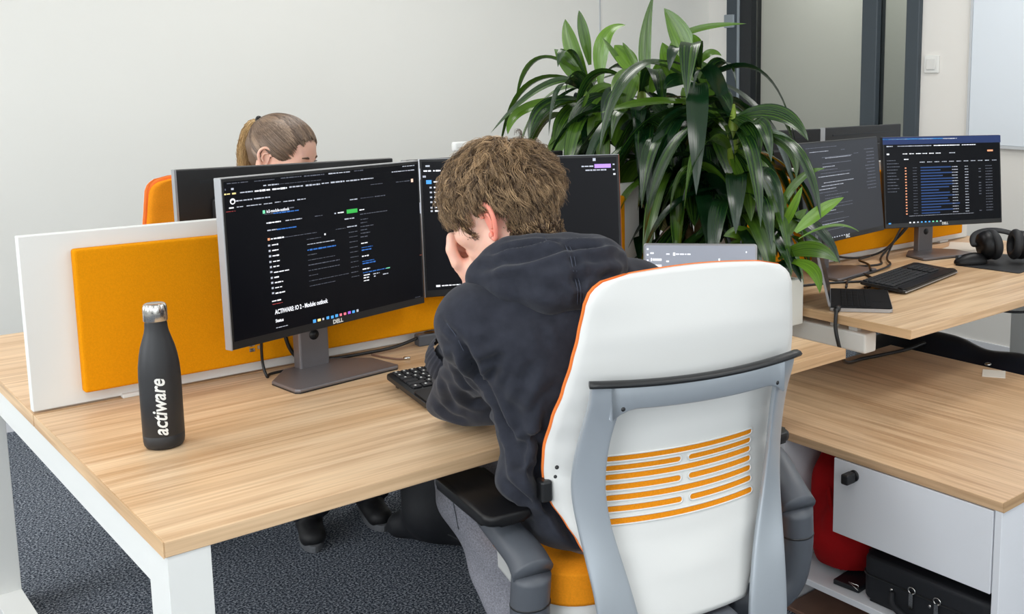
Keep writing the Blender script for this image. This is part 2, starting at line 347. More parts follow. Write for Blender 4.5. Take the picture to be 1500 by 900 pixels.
# ------------------------------------------------------------------ implicit surfaces for bodies and cloth
class Field:
    def __init__(s, lo, hi, h):
        s.lo = np.array(lo, float); s.h = h; s.n = np.ceil((np.array(hi)-s.lo)/h).astype(int)+1
        s.F = np.full(tuple(s.n), .06, np.float32)
        s.ax = [s.lo[i]+h*np.arange(s.n[i]) for i in range(3)]
    def _sl(s, lo, hi, pad):
        a = np.clip(np.floor((np.array(lo)-pad-s.lo)/s.h).astype(int), 0, s.n); b = np.clip(np.ceil((np.array(hi)+pad-s.lo)/s.h).astype(int)+1, 0, s.n)
        return tuple(slice(int(a[i]), int(b[i])) for i in range(3))
    def _grid(s, sl): return np.meshgrid(*[s.ax[i][sl[i]] for i in range(3)], indexing='ij')
    def _mix(s, sl, v, k, sub=False):
        f = s.F[sl].astype(float)
        if sub:
            h = np.clip(.5-.5*(f+v)/k, 0, 1); s.F[sl] = f+(-v-f)*h+k*h*(1-h)
        else:
            h = np.clip(.5+.5*(v-f)/k, 0, 1); s.F[sl] = v+(f-v)*h-k*h*(1-h)
    def cone(s, a, b, ra, rb, k=.02, sub=False, flat=None):
        a = np.array(a, float); b = np.array(b, float); R = max(ra, rb)
        sl = s._sl(np.minimum(a, b)-R, np.maximum(a, b)+R, .055 if not sub else k+.01)
        X, Y, Z = s._grid(sl)
        if X.size == 0: return s
        ab = b-a; L2 = max(ab@ab, 1e-9); px, py, pz = X-a[0], Y-a[1], Z-a[2]
        t = np.clip((px*ab[0]+py*ab[1]+pz*ab[2])/L2, 0, 1)
        dx, dy, dz = px-ab[0]*t, py-ab[1]*t, pz-ab[2]*t
        if flat is not None:      # (axis, factor): squash along an axis
            ax = np.array(flat[0], float); ax /= np.linalg.norm(ax); q = (dx*ax[0]+dy*ax[1]+dz*ax[2])*(1/flat[1]-1)
            dx, dy, dz = dx+ax[0]*q, dy+ax[1]*q, dz+ax[2]*q
        s._mix(sl, np.sqrt(dx*dx+dy*dy+dz*dz)-(ra+(rb-ra)*t), k, sub); return s
    def chain(s, pts, rs, k=.01, **kw):
        for i in range(len(pts)-1): s.cone(pts[i], pts[i+1], rs[i], rs[i+1], k, **kw)
        return s
    def ell(s, c, r, R=None, k=.02, sub=False):
        """R: 3x3 whose columns are the ellipsoid's axes"""
        c = np.array(c, float); r = np.array(r, float); R = np.eye(3) if R is None else np.array(R)
        e = np.sqrt(((R*r)**2).sum(1)); sl = s._sl(c-e, c+e, .055 if not sub else k+.01); X, Y, Z = s._grid(sl)
        if X.size == 0: return s
        P = [X-c[0], Y-c[1], Z-c[2]]; q = [sum(R[j, i]*P[j] for j in range(3)) for i in range(3)]
        k0 = np.sqrt(sum((q[i]/r[i])**2 for i in range(3))); k1 = np.sqrt(sum((q[i]/r[i]**2)**2 for i in range(3)))+1e-9
        s._mix(sl, k0*(k0-1)/k1, k, sub); return s
    def warp(s, fn):
        X, Y, Z = s._grid((slice(None),)*3); m = np.abs(s.F) < .03
        s.F[m] += fn(X[m], Y[m], Z[m]).astype(np.float32); return s
    def mesh(s):
        F = s.F; ins = F < 0
        e = ins[:-1, :-1, :-1].astype(np.int8)
        tot = np.zeros(e.shape, np.int8)
        for i in (0, 1):
            for j in (0, 1):
                for k in (0, 1): tot += ins[i:i+e.shape[0], j:j+e.shape[1], k:k+e.shape[2]]
        act = (tot > 0) & (tot < 8); idx = np.full(e.shape, -1, np.int64); cells = np.argwhere(act); idx[act] = np.arange(len(cells))
        acc = np.zeros((len(cells), 3)); cnt = np.zeros(len(cells)); ci, cj, ck = cells.T
        cor = [(i, j, k) for i in (0, 1) for j in (0, 1) for k in (0, 1)]
        for a in cor:
            for ax in range(3):
                if a[ax] == 0:
                    b = list(a); b[ax] = 1
                    fa = F[ci+a[0], cj+a[1], ck+a[2]]; fb = F[ci+b[0], cj+b[1], ck+b[2]]; c = (fa < 0) != (fb < 0)
                    t = np.where(c, fa/np.where(c, fa-fb, 1), 0); p = np.array(a, float)[None, :].repeat(len(cells), 0); p[:, ax] = t
                    acc[c] += p[c]; cnt[c] += 1
        V = s.lo+(cells+acc/np.maximum(cnt, 1)[:, None])*s.h
        faces = []
        for ax in range(3):
            u, v = (ax+1) % 3, (ax+2) % 3
            sa = [slice(None)]*3; sb = [slice(None)]*3; sa[ax] = slice(0, -1); sb[ax] = slice(1, None)
            cr = ins[tuple(sa)] != ins[tuple(sb)]; E = np.argwhere(cr)
            E = E[(E[:, u] > 0) & (E[:, v] > 0) & (E[:, u] < F.shape[u]-1) & (E[:, v] < F.shape[v]-1)]
            if len(E) == 0: continue
            du = np.zeros(3, int); du[u] = 1; dv = np.zeros(3, int); dv[v] = 1
            q = np.stack([idx[tuple((E-du-dv).T)], idx[tuple((E-dv).T)], idx[tuple(E.T)], idx[tuple((E-du).T)]], 1)
            fl = ins[tuple(E.T)]; q[~fl] = q[~fl][:, ::-1]; faces.append(q)
        Q = np.concatenate(faces); Q = Q[(Q >= 0).all(1)]
        return V, Q
def relax(V, Q, it=2, lam=.5):
    n = len(V); a = np.concatenate([Q[:, 0], Q[:, 1], Q[:, 2], Q[:, 3]]); b = np.concatenate([Q[:, 1], Q[:, 2], Q[:, 3], Q[:, 0]])
    A = np.concatenate([a, b]); Bb = np.concatenate([b, a]); c = np.bincount(A, minlength=n).clip(1)
    for _ in range(it):
        S = np.stack([np.bincount(A, weights=V[Bb, i], minlength=n) for i in range(3)], 1)/c[:, None]; V = V+(S-V)*lam
    return V
def npmesh(name, V, Q, m, parent=None, smooth=True):
    me = bpy.data.meshes.new(name); V = np.asarray(V, np.float32); Q = np.asarray(Q, np.int32); k = Q.shape[1]
    me.vertices.add(len(V)); me.vertices.foreach_set('co', V.ravel()); me.loops.add(Q.size); me.loops.foreach_set('vertex_index', Q.ravel())
    me.polygons.add(len(Q)); me.polygons.foreach_set('loop_start', np.arange(0, Q.size, k, dtype=np.int32)); me.update(calc_edges=True)
    return link(name, me, m, parent, smooth)

# ------------------------------------------------------------------ the room
XL, XR, YF, YB, ZC = -2.6, 4.2, -3.5, 3.22, 2.8
def wall_with_holes(name, axis, pos, t, a0, a1, holes, m):
    """wall plane at axis=pos (thickness t outwards), spanning a0..a1, holes (b0,b1,z0,z1)"""
    b = B(); cuts = sorted(holes); x = a0
    def bx(u0, u1, z0, z1):
        if u1-u0 < 1e-4 or z1-z0 < 1e-4: return
        lo, hi = min(pos, pos+t), max(pos, pos+t)
        if axis == 'x': b.box(lo, hi, u0, u1, z0, z1)
        else: b.box(u0, u1, lo, hi, z0, z1)
    for h in cuts:
        bx(x, h[0], 0, ZC); bx(h[0], h[1], 0, h[2]); bx(h[0], h[1], h[3], ZC); x = h[1]
    bx(x, a1, 0, ZC); return struct(b.done(name, m))
struct(B().box(XL-.1, 6.0, YF-.1, YB+.1, -.1, 0).done('floor', M['carpet']))
struct(B().box(XL-.1, 6.0, YF-.1, YB+.1, ZC, ZC+.1).done('ceiling', M['ceil']))
wall_with_holes('wall_back', 'y', YB, .1, XL-.1, 6.0, [], M['wall'])
GY0, GY1, GZ = 1.605, 3.03, 2.45
wall_with_holes('wall_right', 'x', XR, .1, YF, YB, [(GY0, GY1, 0, GZ)], M['wall_r'])
WIN = [(-2.7, -.5, .85, 2.55), (.3, 2.3, .85, 2.55)]
wall_with_holes('wall_left', 'x', XL, -.1, YF, YB, WIN, M['wall'])
WIN2 = [(-2.0, .2, .85, 2.55), (1.2, 3.4, .85, 2.55)]
wall_with_holes('wall_front', 'y', YF, -.1, XL, 6.0, WIN2, M['wall'])
struct(B().box(5.9, 6.0, YF, YB, 0, ZC).done('wall_corridor', M['corr']))
n = 0
for (a, b_, z0, z1) in WIN:
    n += 1; f = B()
    x = XL-.05
    for (u0, u1, v0, v1) in ((a, b_, z0, z0+.06), (a, b_, z1-.06, z1), (a, a+.06, z0+.06, z1-.06), (b_-.06, b_, z0+.06, z1-.06), ((a+b_)/2-.03, (a+b_)/2+.03, z0+.06, z1-.06)):
        f.box(x-.03, x+.03, u0, u1, v0, v1)
    f.mi = 1; f.box(x-.004, x+.004, a+.06, b_-.06, z0+.06, z1-.06)
    struct(f.done('window_%d' % n, [M['frame_d'], M['glass']]))
for (a, b_, z0, z1) in WIN2:
    n += 1; f = B(); y = YF-.05
    for (u0, u1, v0, v1) in ((a, b_, z0, z0+.06), (a, b_, z1-.06, z1), (a, a+.06, z0+.06, z1-.06), (b_-.06, b_, z0+.06, z1-.06), ((a+b_)/2-.03, (a+b_)/2+.03, z0+.06, z1-.06)):
        f.box(u0, u1, y-.03, y+.03, v0, v1)
    f.mi = 1; f.box(a+.06, b_-.06, y-.004, y+.004, z0+.06, z1-.06)
    struct(f.done('window_%d' % n, [M['frame_d'], M['glass']]))
# glazed partition to the corridor in the right wall: frame, panes, mullion
g = B()
g.mi = 0
g.box(XR-.03, XR+.07, 2.935, GY1, 0, GZ)                   # left post
g.box(XR-.02, XR+.06, 1.885, 1.99, 0, GZ, .006)            # mullion
g.box(XR-.03, XR+.07, GY0, 1.69, 0, GZ, .006)              # right post
g.box(XR-.02, XR+.06, 1.69, 2.935, GZ-.07, GZ); g.box(XR-.02, XR+.06, 1.69, 2.935, 0, .08)
g.mi = 1; g.box(XR-.03, XR+.06, 2.82, 2.915, 0, GZ-.07)
g.mi = 2; g.box(XR-.036, XR+.02, 2.915, 2.935, 0, GZ-.07)
g.mi = 3; g.box(XR+.015, XR+.025, 1.99, 2.82, .08, GZ-.07); g.box(XR+.015, XR+.025, 1.69, 1.885, .08, GZ-.07)
struct(g.done('window_5', [M['frame_d'], M['frame_k'], M['frame_l'], M['glass']]))
struct(B().box(XR-.045, XR, 2.955, 3.04, 1.71, 1.79, .004).done('trim_1', M['frame_l']))
# joint lines in the back wall panelling
struct(B().box(3.33, 3.338, YB-.004, YB, 0, ZC).done('trim_2', M['wb_e']))
struct(B().box(XL, 3.33, YB-.012, YB, 0, .07).done('baseboard_back', M['white_lam']))
struct(B().box(XR-.012, XR, YF, GY0, 0, .07).done('baseboard_right', M['white_lam']))
# whiteboard and switch on the right wall
wbd = thing('whiteboard', 'large pale whiteboard hanging on the white right wall', 'whiteboard', (XR-.001, .3, 1.6))
B().box(-.02, -.004, -.9, .99, -.515, .8, .004).done('board', M['wb'], wbd)
e = B()
for a in ((-.024, -.0, -.912, 1.002, -.53, -.515), (-.024, -.0, -.912, 1.002, .8, .815), (-.024, 0, -.912, -.9, -.515, .8), (-.024, 0, .99, 1.002, -.515, .8)): e.box(*a)
e.done('edge_trim', M['wb_e'], wbd)
sw = thing('light_switch', 'square white light switch on the wall beside the glazed partition', 'switch', (XR, 1.535, 1.485))
B().box(-.012, 0, -.045, .045, -.045, .045, .004).done('switch_plate', M['white'], sw)
B().box(-.018, -.012, -.028, .028, -.028, .028, .003, T=TR(ry=rad(2))).done('rocker', M['shell'], sw)

# ------------------------------------------------------------------ bench desks
DH = .735
def bench(x0, x1, label, leftbeam, tpl=False):
    """double bench: near top y 0-.805, far top .815-1.62"""
    t = thing('bench_desk', label, 'desk', (x0, 0, 0)); w = x1-x0
    B().box(0, w, 0, .806, DH-.026, DH, .0015, 1).done('tabletop', M['wood'], t)
    B().box(0, w, .812, 1.62, DH-.026, DH, .0015, 1).done('tabletop', M['wood'], t)
    for xe in (-.0012, w):
        B().box(xe, xe+.0012, .0, .806, DH-.026, DH).done('edge_band', M['wood_edge_y'], t); B().box(xe, xe+.0012, .812, 1.62, DH-.026, DH).done('edge_band', M['wood_edge_y'], t)
    return t, w
t, w = bench(0, 1.6, 'long light oak double desk with white frame, water bottle on it', 0)
def loop_frame(xa, parent):
    f = B(); xb = xa+.062
    f.box(xa, xb, .0975, 1.5205, DH-.096, DH-.026, .0006, 1)
    f.box(xa, xb, .004, .098, 0, DH-.026, .0006, 1); f.box(xa, xb, 1.52, 1.612, 0, DH-.026, .0006, 1)
    f.box(xa, xb, .0975, 1.5205, 0, .07, .0006, 1); return f.done('side_frame', M['white'], parent)
loop_frame(.004, t); loop_frame(1.19, t)
cb = B(); cb.box(.066, 1.19, .70, .76, DH-.09, DH-.026); cb.box(.066, 1.19, .86, .92, DH-.09, DH-.026)
cb.done('cross_beam', M['white'], t)
t2, w2 = bench(1.885, 3.485, 'light oak double desk at the right with headphones and laptop', 1)
f = B(); f.box(.012, .066, .165, 1.45, .632, .690, .006); f.box(.03, .05, .21, .24, .69, .709); f.box(.03, .05, .29, .31, .69, .709); f.done('side_beam', M['white'], t2)
f = B(); f.box(1.53, 1.585, .165, 1.45, .632, .690, .006); f.box(1.55, 1.57, .21, .24, .69, .709); f.done('side_beam', M['white'], t2)
for dx in (.015, 1.533):
    for dy in (.5, 1.08):
        f = B(); f.box(dx, dx+.05, dy, dy+.07, .03, .632, .003); f.done('leg', M['white'], t2)
    f = B(); f.box(dx, dx+.05, .49, 1.45, 0, .03, .003); f.done('foot_rail', M['white'], t2)
f = B(); f.box(.05, 1.55, .76, .80, .64, .69); f.box(.05, 1.55, .84, .88, .64, .69); f.done('cross_beam', M['white'], t2)

# dividers
def divider(x0, x1, label, y=.812):
    d = thing('desk_divider', label, 'divider', (x0, y, DH)); w = x1-x0; H = 1.099-DH
    B().box(0, w, 0, .022, .004, H, .0015, 1).done('panel', M['white'], d)
    B().box(.088, w-.075, -.026, -.001, .03, H-.033, .006, 3).done('felt_pad', M['orange_fab'], d)
    B().box(.088, w-.075, .023, .048, .03, H-.033, .006, 3).done('felt_pad', M['orange_fab'], d)
    for i, bx in enumerate((.19, w-.19)):
        B().box(bx-.03, bx+.03, -.012, .034, 0, .009, .002).done('bracket', M['white'], d)
    return d
divider(0, 1.6, 'white divider screen with orange felt pad behind the black bottle')
divider(1.885, 3.44, 'white and orange divider screen behind the two monitors on the right desk')

# ------------------------------------------------------------------ monitors
def frac(w, h, s, t): return (-w/2+s*w, h/2-t*h)
def strips(parent, w, h, items, y, name='screen_content'):
    """items: (s0,t0,s1,t1,thickness,colour) in fractions of the face; drawn as small word-like runs"""
    rnd = random.Random(5); cols = sorted({i[5] for i in items}); b = B(); mats = [txt(c) for c in cols]
    for s0, t0, s1, t1, th, c in items:
        b.mi = cols.index(c)
        if th == 0:
            (x0, z0), (x1, z1) = frac(w, h, s0, t0), frac(w, h, s1, t1)
            b.quad((x0, y, z1), (x1, y, z1), (x1, y, z0), (x0, y, z0)); continue
        x, z = frac(w, h, s0, (t0+t1)/2); xe, _ = frac(w, h, s1, t1); hh = th*h*.5
        if c in 'GBpvos' or xe-x < .012 or c in 'nm' or th > .02:
            b.quad((x, y, z-hh), (xe, y, z-hh), (xe, y, z+hh), (x, y, z+hh)); continue
        while x < xe-.001:          # broken up like words and letters
            wd = min(rnd.uniform(.004, .012), xe-x); k = rnd.uniform(.6, .95)*hh
            b.quad((x, y, z-k), (x+wd, y, z-k), (x+wd, y, z+k), (x, y, z+k)); x += wd+rnd.uniform(.0008, .0022)
    return b.done(name, mats, parent)
def monitor(label, centre, yaw, tilt, w, h, content=None, scr='screen', base=None, byaw=None, group=None, light_edge=True, logo=True):
    """centre: middle of the screen face (world); the face looks along local -y turned by yaw. base: the neck's point on the desk"""
    byaw = yaw if byaw is None else byaw
    if base is None: base = (centre[0]-math.sin(yaw)*.075, centre[1]+math.cos(yaw)*.075)
    t = thing('monitor', label, 'monitor', (base[0], base[1], DH), byaw, group)
    T = (TR((base[0], base[1], DH), rz=byaw).inverted()) @ TR(centre, rz=yaw) @ TR(rx=-tilt)
    zc = centre[2]-DH
    hs = B(); hs.box(-w/2, w/2, .0015, .020, -h/2, h/2, .003, 2, T=T); hs.box(-w*.36, w*.36, .018, .036, -h*.32, h*.30, .008, 2, T=T)
    hs.done('housing', M['alu' if light_edge == 1 else 'bplast'], t)
    bz = B(); bz.box(-w/2+.001, w/2-.001, 0, .004, -h/2+.001, h/2-.001, .001, 1, T=T); bz.done('bezel', M['bplast'], t)
    e = .0065; d = B(); d.box(-w/2+e, w/2-e, -.0006, .001, -h/2+.018, h/2-e, 0, 1, T=T); dsp = d.done('display', M[scr], t)
    if light_edge == 2:
        B().box(-w/2-.0008, -w/2+.003, .0, .021, -h/2, h/2, .001, 1, T=T).done('side_edge', M['alu'], t)
        B().box(-w/2, w/2, .0, .021, h/2-.001, h/2+.0008, .0005, 1, T=T).done('top_edge', M['alu'], t)
    if content:
        c = strips(dsp, w, h, content, -.0012); c.data.transform(T)
    if logo:
        text_mesh('brand_mark', 'DELL', .0125, M['white'], t, T @ TR((0, -.0012, -h/2+.009), rx=PI/2), bold=.0006, align='CENTER')
    B().box(-.037, .037, .0, .030, .006, zc+.03, .004, 2).done('neck', M['stand'], t)
    hp = T @ Vector((0, .03, 0)); mb = B(); mb.tube([(0, .012, zc), (hp.x, hp.y, hp.z)], .030, 12); mb.done('mount', M['bplast'], t)
    hl = B(); hl.tube([(0, -.001, .085), (0, .001, .085)], .012, 20); hl.done('cable_hole', M['bplast'], t)
    bs = B(); pts = [(-.122, -.145), (.122, -.145), (.130, -.136), (.127, -.035), (.06, .033), (-.06, .033), (-.127, -.035), (-.130, -.136)]
    bs.prism(pts, .001, .010, .003, 2); bs.done('base_plate', M['stand'], t)
    rm = B(); rm.prism(pts, 0, .003); rm.done('base_rim', M['bplast'], t)
    return t, T, w, h
BIG = [(0.025,0.028,0.115,0.032,0.005,'g'),(0.142,0.029,0.232,0.033,0.005,'g'),(0.262,0.027,0.362,0.029,0.006,'g'),(0.372,0.028,0.472,0.03,0.008,'g'),(0.493,0.028,0.604,0.029,0.008,'l'),(0.627,0.026,0.676,0.027,0.006,'g'),(0.014,0.063,0.019,0.063,0.01,'g'),(0.041,0.063,0.052,0.063,0.011,'l'),(0.011,0.089,0.035,0.09,0.009,'y'),(0.044,0.09,0.06,0.089,0.009,'y'),(0.078,0.088,0.133,0.089,0.008,'l'),(0.141,0.089,0.21,0.089,0.012,'w'),(0.22,0.089,0.288,0.089,0.012,'w'),(0.299,0.086,0.364,0.087,0.009,'l'),(0.377,0.087,0.448,0.087,0.011,'l'),(0.456,0.085,0.496,0.085,0.008,'l'),(0.502,0.084,0.573,0.086,0.011,'l'),(0.581,0.085,0.653,0.086,0.01,'l'),(0.66,0.084,0.729,0.085,0.009,'l'),(0.181,0.062,0.194,0.061,0.007,'l'),(0.202,0.061,0.25,0.062,0.009,'l'),(0.25,0.061,0.454,0.063,0.003,'g'),(0.058,0.134,0.128,0.134,0.008,'l'),(0.136,0.133,0.208,0.133,0.009,'l'),(0.027,0.17,0.047,0.171,0.007,'w'),(0.06,0.169,0.09,0.17,0.006,'l'),(0.102,0.168,0.167,0.171,0.006,'l'),(0.178,0.17,0.216,0.17,0.006,'l'),(0.228,0.168,0.255,0.168,0.006,'l'),(0.267,0.169,0.32,0.17,0.008,'l'),(0.333,0.168,0.373,0.168,0.008,'l'),(0.014,0.19,0.053,0.191,0.003,'r'),(0.596,0.208,0.636,0.209,0.008,'l'),(0.653,0.208,0.724,0.206,0.005,'d'),(0.732,0.207,0.791,0.207,0.007,'g'),(0.712,0.127,0.779,0.125,0.004,'g'),(0.834,0.057,0.967,0.058,0.007,'l'),(0.898,0.027,0.969,0.027,0.006,'l'),(0.856,0.127,0.939,0.129,0.005,'g'),(0.945,0.129,0.958,0.128,0.023,'s'),(0.295,0.211,0.315,0.212,0.006,'g'),(0.177,0.231,0.218,0.232,0.004,'g'),(0.218,0.23,0.337,0.235,0.009,'b'),(0.184,0.284,0.25,0.287,0.009,'w'),(0.272,0.284,0.35,0.287,0.008,'l'),(0.413,0.283,0.455,0.284,0.005,'g'),(0.512,0.283,0.52,0.283,0.008,'l'),(0.529,0.281,0.56,0.283,0.011,'w'),(0.576,0.279,0.633,0.285,0.026,'G'),(0.644,0.282,0.67,0.283,0.009,'w'),(0.563,0.327,0.614,0.33,0.009,'l'),(0.646,0.306,0.798,0.316,0.006,'g'),(0.186,0.33,0.23,0.33,0.008,'l'),(0.23,0.33,0.322,0.333,0.009,'b'),(0.514,0.383,0.566,0.387,0.004,'g'),(0.574,0.38,0.626,0.382,0.008,'l'),(0.199,0.38,0.26,0.387,0.01,'w'),(0.26,0.386,0.418,0.384,0.004,'g'),(0.185,0.383,0.195,0.383,0.014,'o'),(0.647,0.345,0.688,0.346,0.006,'g'),(0.647,0.367,0.682,0.368,0.005,'g'),(0.645,0.392,0.72,0.392,0.005,'g'),(0.645,0.414,0.68,0.415,0.006,'g'),(0.644,0.434,0.696,0.438,0.006,'g'),(0.643,0.458,0.681,0.461,0.006,'g'),(0.644,0.501,0.679,0.503,0.009,'w'),(0.645,0.528,0.707,0.533,0.005,'b'),(0.645,0.545,0.703,0.55,0.01,'b'),(0.645,0.586,0.682,0.59,0.009,'w'),(0.645,0.618,0.716,0.627,0.006,'b'),(0.646,0.633,0.718,0.64,0.01,'b'),(0.645,0.673,0.686,0.674,0.009,'w'),(0.646,0.698,0.776,0.697,0.007,'b'),(0.776,0.697,0.798,0.698,0.006,'c'),(0.649,0.713,0.688,0.717,0.009,'w'),(0.702,0.717,0.738,0.719,0.007,'l'),(0.648,0.731,0.678,0.733,0.009,'w'),(0.705,0.734,0.714,0.735,0.008,'l'),(0.756,0.732,0.787,0.735,0.008,'l'),(0.648,0.75,0.677,0.753,0.008,'w'),(0.367,0.419,0.438,0.42,0.004,'g'),(0.368,0.449,0.507,0.455,0.006,'l'),(0.367,0.483,0.511,0.491,0.011,'b'),(0.367,0.517,0.412,0.518,0.005,'g'),(0.367,0.548,0.503,0.553,0.004,'g'),(0.368,0.582,0.526,0.581,0.006,'g'),(0.367,0.616,0.525,0.615,0.005,'g'),(0.368,0.646,0.413,0.649,0.004,'g'),(0.367,0.678,0.57,0.685,0.004,'g'),(0.368,0.71,0.503,0.717,0.004,'g'),(0.188,0.776,0.235,0.78,0.004,'r'),(0.187,0.757,0.229,0.761,0.009,'w'),(0.455,0.405,0.462,0.405,0.011,'w'),(0.998,0.053,1.004,0.129,0,'l'),(0.991,0.287,0.997,0.363,0,'l'),(0.993,0.363,0.978,0.944,0.005,'k'),(0.938,0.941,0.971,0.945,0.004,'g'),(0.374,0.938,0.389,0.94,0.021,'B'),(0.397,0.938,0.413,0.94,0.016,'y'),(0.421,0.939,0.43,0.939,0.014,'l'),(0.442,0.938,0.456,0.938,0.018,'B'),(0.465,0.94,0.479,0.94,0.018,'B'),(0.487,0.938,0.502,0.938,0.018,'B'),(0.51,0.938,0.522,0.939,0.016,'p'),(0.532,0.939,0.545,0.938,0.016,'p'),(0.554,0.937,0.569,0.938,0.017,'v'),(0.577,0.938,0.591,0.939,0.017,'B'),(0.6,0.938,0.611,0.937,0.017,'l'),(0.198,0.922,0.252,0.928,0.005,'l'),(0.185,0.421,0.195,0.42,0.011,'l'),(0.202,0.42,0.231,0.421,0.01,'w'),(0.186,0.453,0.195,0.453,0.012,'l'),(0.202,0.453,0.231,0.454,0.009,'w'),(0.186,0.486,0.196,0.485,0.012,'l'),(0.202,0.486,0.232,0.487,0.009,'w'),(0.186,0.52,0.196,0.519,0.012,'l'),(0.203,0.52,0.234,0.521,0.009,'w'),(0.187,0.551,0.196,0.551,0.012,'l'),(0.203,0.551,0.23,0.552,0.009,'w'),(0.187,0.581,0.197,0.581,0.011,'l'),(0.204,0.581,0.274,0.593,0.009,'w'),(0.188,0.617,0.197,0.617,0.012,'l'),(0.204,0.617,0.227,0.618,0.01,'w'),(0.188,0.647,0.198,0.647,0.012,'l'),(0.205,0.647,0.244,0.652,0.009,'w'),(0.189,0.679,0.198,0.679,0.012,'l'),(0.205,0.679,0.239,0.683,0.009,'w'),(0.189,0.71,0.199,0.71,0.011,'l'),(0.205,0.711,0.249,0.718,0.01,'w'),(0.581,0.417,0.627,0.418,0.005,'g'),(0.582,0.448,0.627,0.449,0.004,'g'),(0.582,0.48,0.626,0.482,0.004,'g'),(0.582,0.516,0.626,0.518,0.004,'g'),(0.582,0.547,0.626,0.549,0.004,'g'),(0.583,0.58,0.626,0.582,0.004,'g'),(0.583,0.611,0.625,0.614,0.004,'g'),(0.583,0.645,0.625,0.648,0.004,'g'),(0.583,0.679,0.625,0.682,0.005,'g'),(0.584,0.708,0.625,0.711,0.004,'g')]
t, T, w, h = monitor('large dark monitor with a code page on a grey stand, nearest the bottle', (.5653, .6455, 1.034), .272, .01, .533, .355, BIG, base=(.548, .735), byaw=.13, light_edge=2)
def onscreen(t, T, w, h, s, tt, txt_, size, c, bold=.0, align='LEFT', wfrac=None):
    x, z = frac(w, h, s, tt)
    o = text_mesh('screen_text', txt_, size, txt(c), [q for q in bpy.data.objects if q.parent == t and q.name.startswith('display')][0], Matrix.Identity(4), bold=bold, align=align)
    if wfrac:
        xs = [v.co.x for v in o.data.vertices]; k = wfrac*w/(max(xs)-min(xs)); o.data.transform(Matrix.Diagonal((k, 1, 1, 1)))
    o.data.transform(T @ TR((x, -.0014, z), rx=PI/2)); return o
onscreen(t, T, w, h, .197, .829, 'ACTIWARE: IO 2 - Module: outlook', .0135, 'w', .0004, wfrac=.257)
onscreen(t, T, w, h, .197, .883, 'Status', .0095, 'w', .0003, wfrac=.037)
onscreen(t, T, w, h, .187, .2165, 'io2-module-outlook', .009, 'w', .0002, wfrac=.105)
g = B(); x, z = frac(w, h, .176, .217); g.mi = 0; g.quad((x-.003, -.0014, z-.0035), (x+.003, -.0014, z-.0035), (x+.003, -.0014, z+.0035), (x-.003, -.0014, z+.0035))
o = g.done('screen_icon', txt('c'), [q for q in bpy.data.objects if q.parent == t and q.name.startswith('display')][0]); o.data.transform(T)
# round white account mark near the top left of the page
x, z = frac(w, h, .044, .134); g = B(); g.prism([(x+.0062*math.cos(k*PI/10), z+.0062*math.sin(k*PI/10)) for k in range(20)], 0, .0001)
g.mi = 1; g.prism([(x+.0036*math.cos(k*PI/10), z-.0008+.0034*math.sin(k*PI/10)) for k in range(20)], .0001, .0002)
o = g.done('round_mark', [txt('w'), M['screen']], [q for q in bpy.data.objects if q.parent == t and q.name.startswith('display')][0]); o.data.transform(T @ TR((0, -.0012, 0), rx=PI/2))

rnd = random.Random(11)
S2 = [(.03, .05, .05, .05, .012, 'l'), (.02, .085, .055, .085, .012, 'w'), (.065, .085, .10, .085, .012, 'w'), (.11, .085, .16, .085, .012, 'w'), (.015, .125, .03, .125, .014, 'l'), (.03, .165, .055, .165, .028, 'B'), (.065, .165, .20, .165, .013, 'w')]
for i, (y, w_) in enumerate(((.205, .06), (.24, .11), (.275, .10), (.31, .095), (.35, .11), (.375, .09))): S2 += [(.045, y, .055, y, .012, 'l'), (.065, y, .065+w_, y, .012, 'w')]
S2 += [(.055, .92, .075, .92, .014, 'w'), (.082, .92, .17, .92, .009, 'w'), (.86, .035, .875, .035, .022, 'l'), (.80, .085, .865, .085, .012, 'l'), (.868, .085, .955, .085, .03, 'u'), (.82, .115, .93, .115, .012, 'l'), (.965, .075, .975, .075, .01, 'l'), (.965, .115, .975, .115, .01, 'l'), (.967, .15, .978, .15, .012, 'w')]
t, T, w, h = monitor('dark monitor behind the seated man, right of the code-page monitor', (1.089, .666, 1.036), -.38, .08, .522, .350, S2, scr='screen_dk2', light_edge=2, logo=False)
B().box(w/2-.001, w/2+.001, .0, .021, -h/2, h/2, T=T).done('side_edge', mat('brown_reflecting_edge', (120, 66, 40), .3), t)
# right desk pair
SA = [(.08, .06, .45, .06, .006, 'g'), (.12, .1, .35, .1, .006, 'l'), (.5, .1, .55, .1, .006, 'g'), (.3, .17, .62, .17, .006, 'l'), (.66, .15, .72, .15, .006, 'g')]
for i in range(26):
    y = .13+i*.031; x = .20+rnd.choice((0, .03, .06, .06)); 
    if rnd.random() < .72: SA.append((x, y, x+rnd.uniform(.12, .42), y, .007, rnd.choice('ggl')))
for i in range(13):
    y = .12+i*.034; SA.append((.80+rnd.uniform(0, .03), y, .93, y, .009, 'g'))
SA += [(.05, .955, .06+.02, .955, .01, 'l')] + [(.30+i*.03, .955, .315+i*.03, .955, .01, 'l') for i in range(8)]
monitor('grey-screened monitor of code partly behind the small plant, on the right desk', (2.388, .650, 1.034), .142, .12, .53, .345, SA, scr='screen_g', light_edge=0)
SB = [(0, .005, 1, .085, 0, 'n'), (0, .028, .5, .028, .010, 'B'), (.05, .028, .2, .028, .012, 'l'), (.3, .03, .42, .03, .01, 'l'), (.5, .03, .62, .03, .012, 'w'), (.03, .105, .08, .105, .012, 'l'), (.12, .105, .40, .105, .010, 'l'), (.42, .105, .64, .105, .012, 'w'), (.66, .105, .78, .105, .01, 'w'), (.03, .19, .05, .19, .016, 'w')]
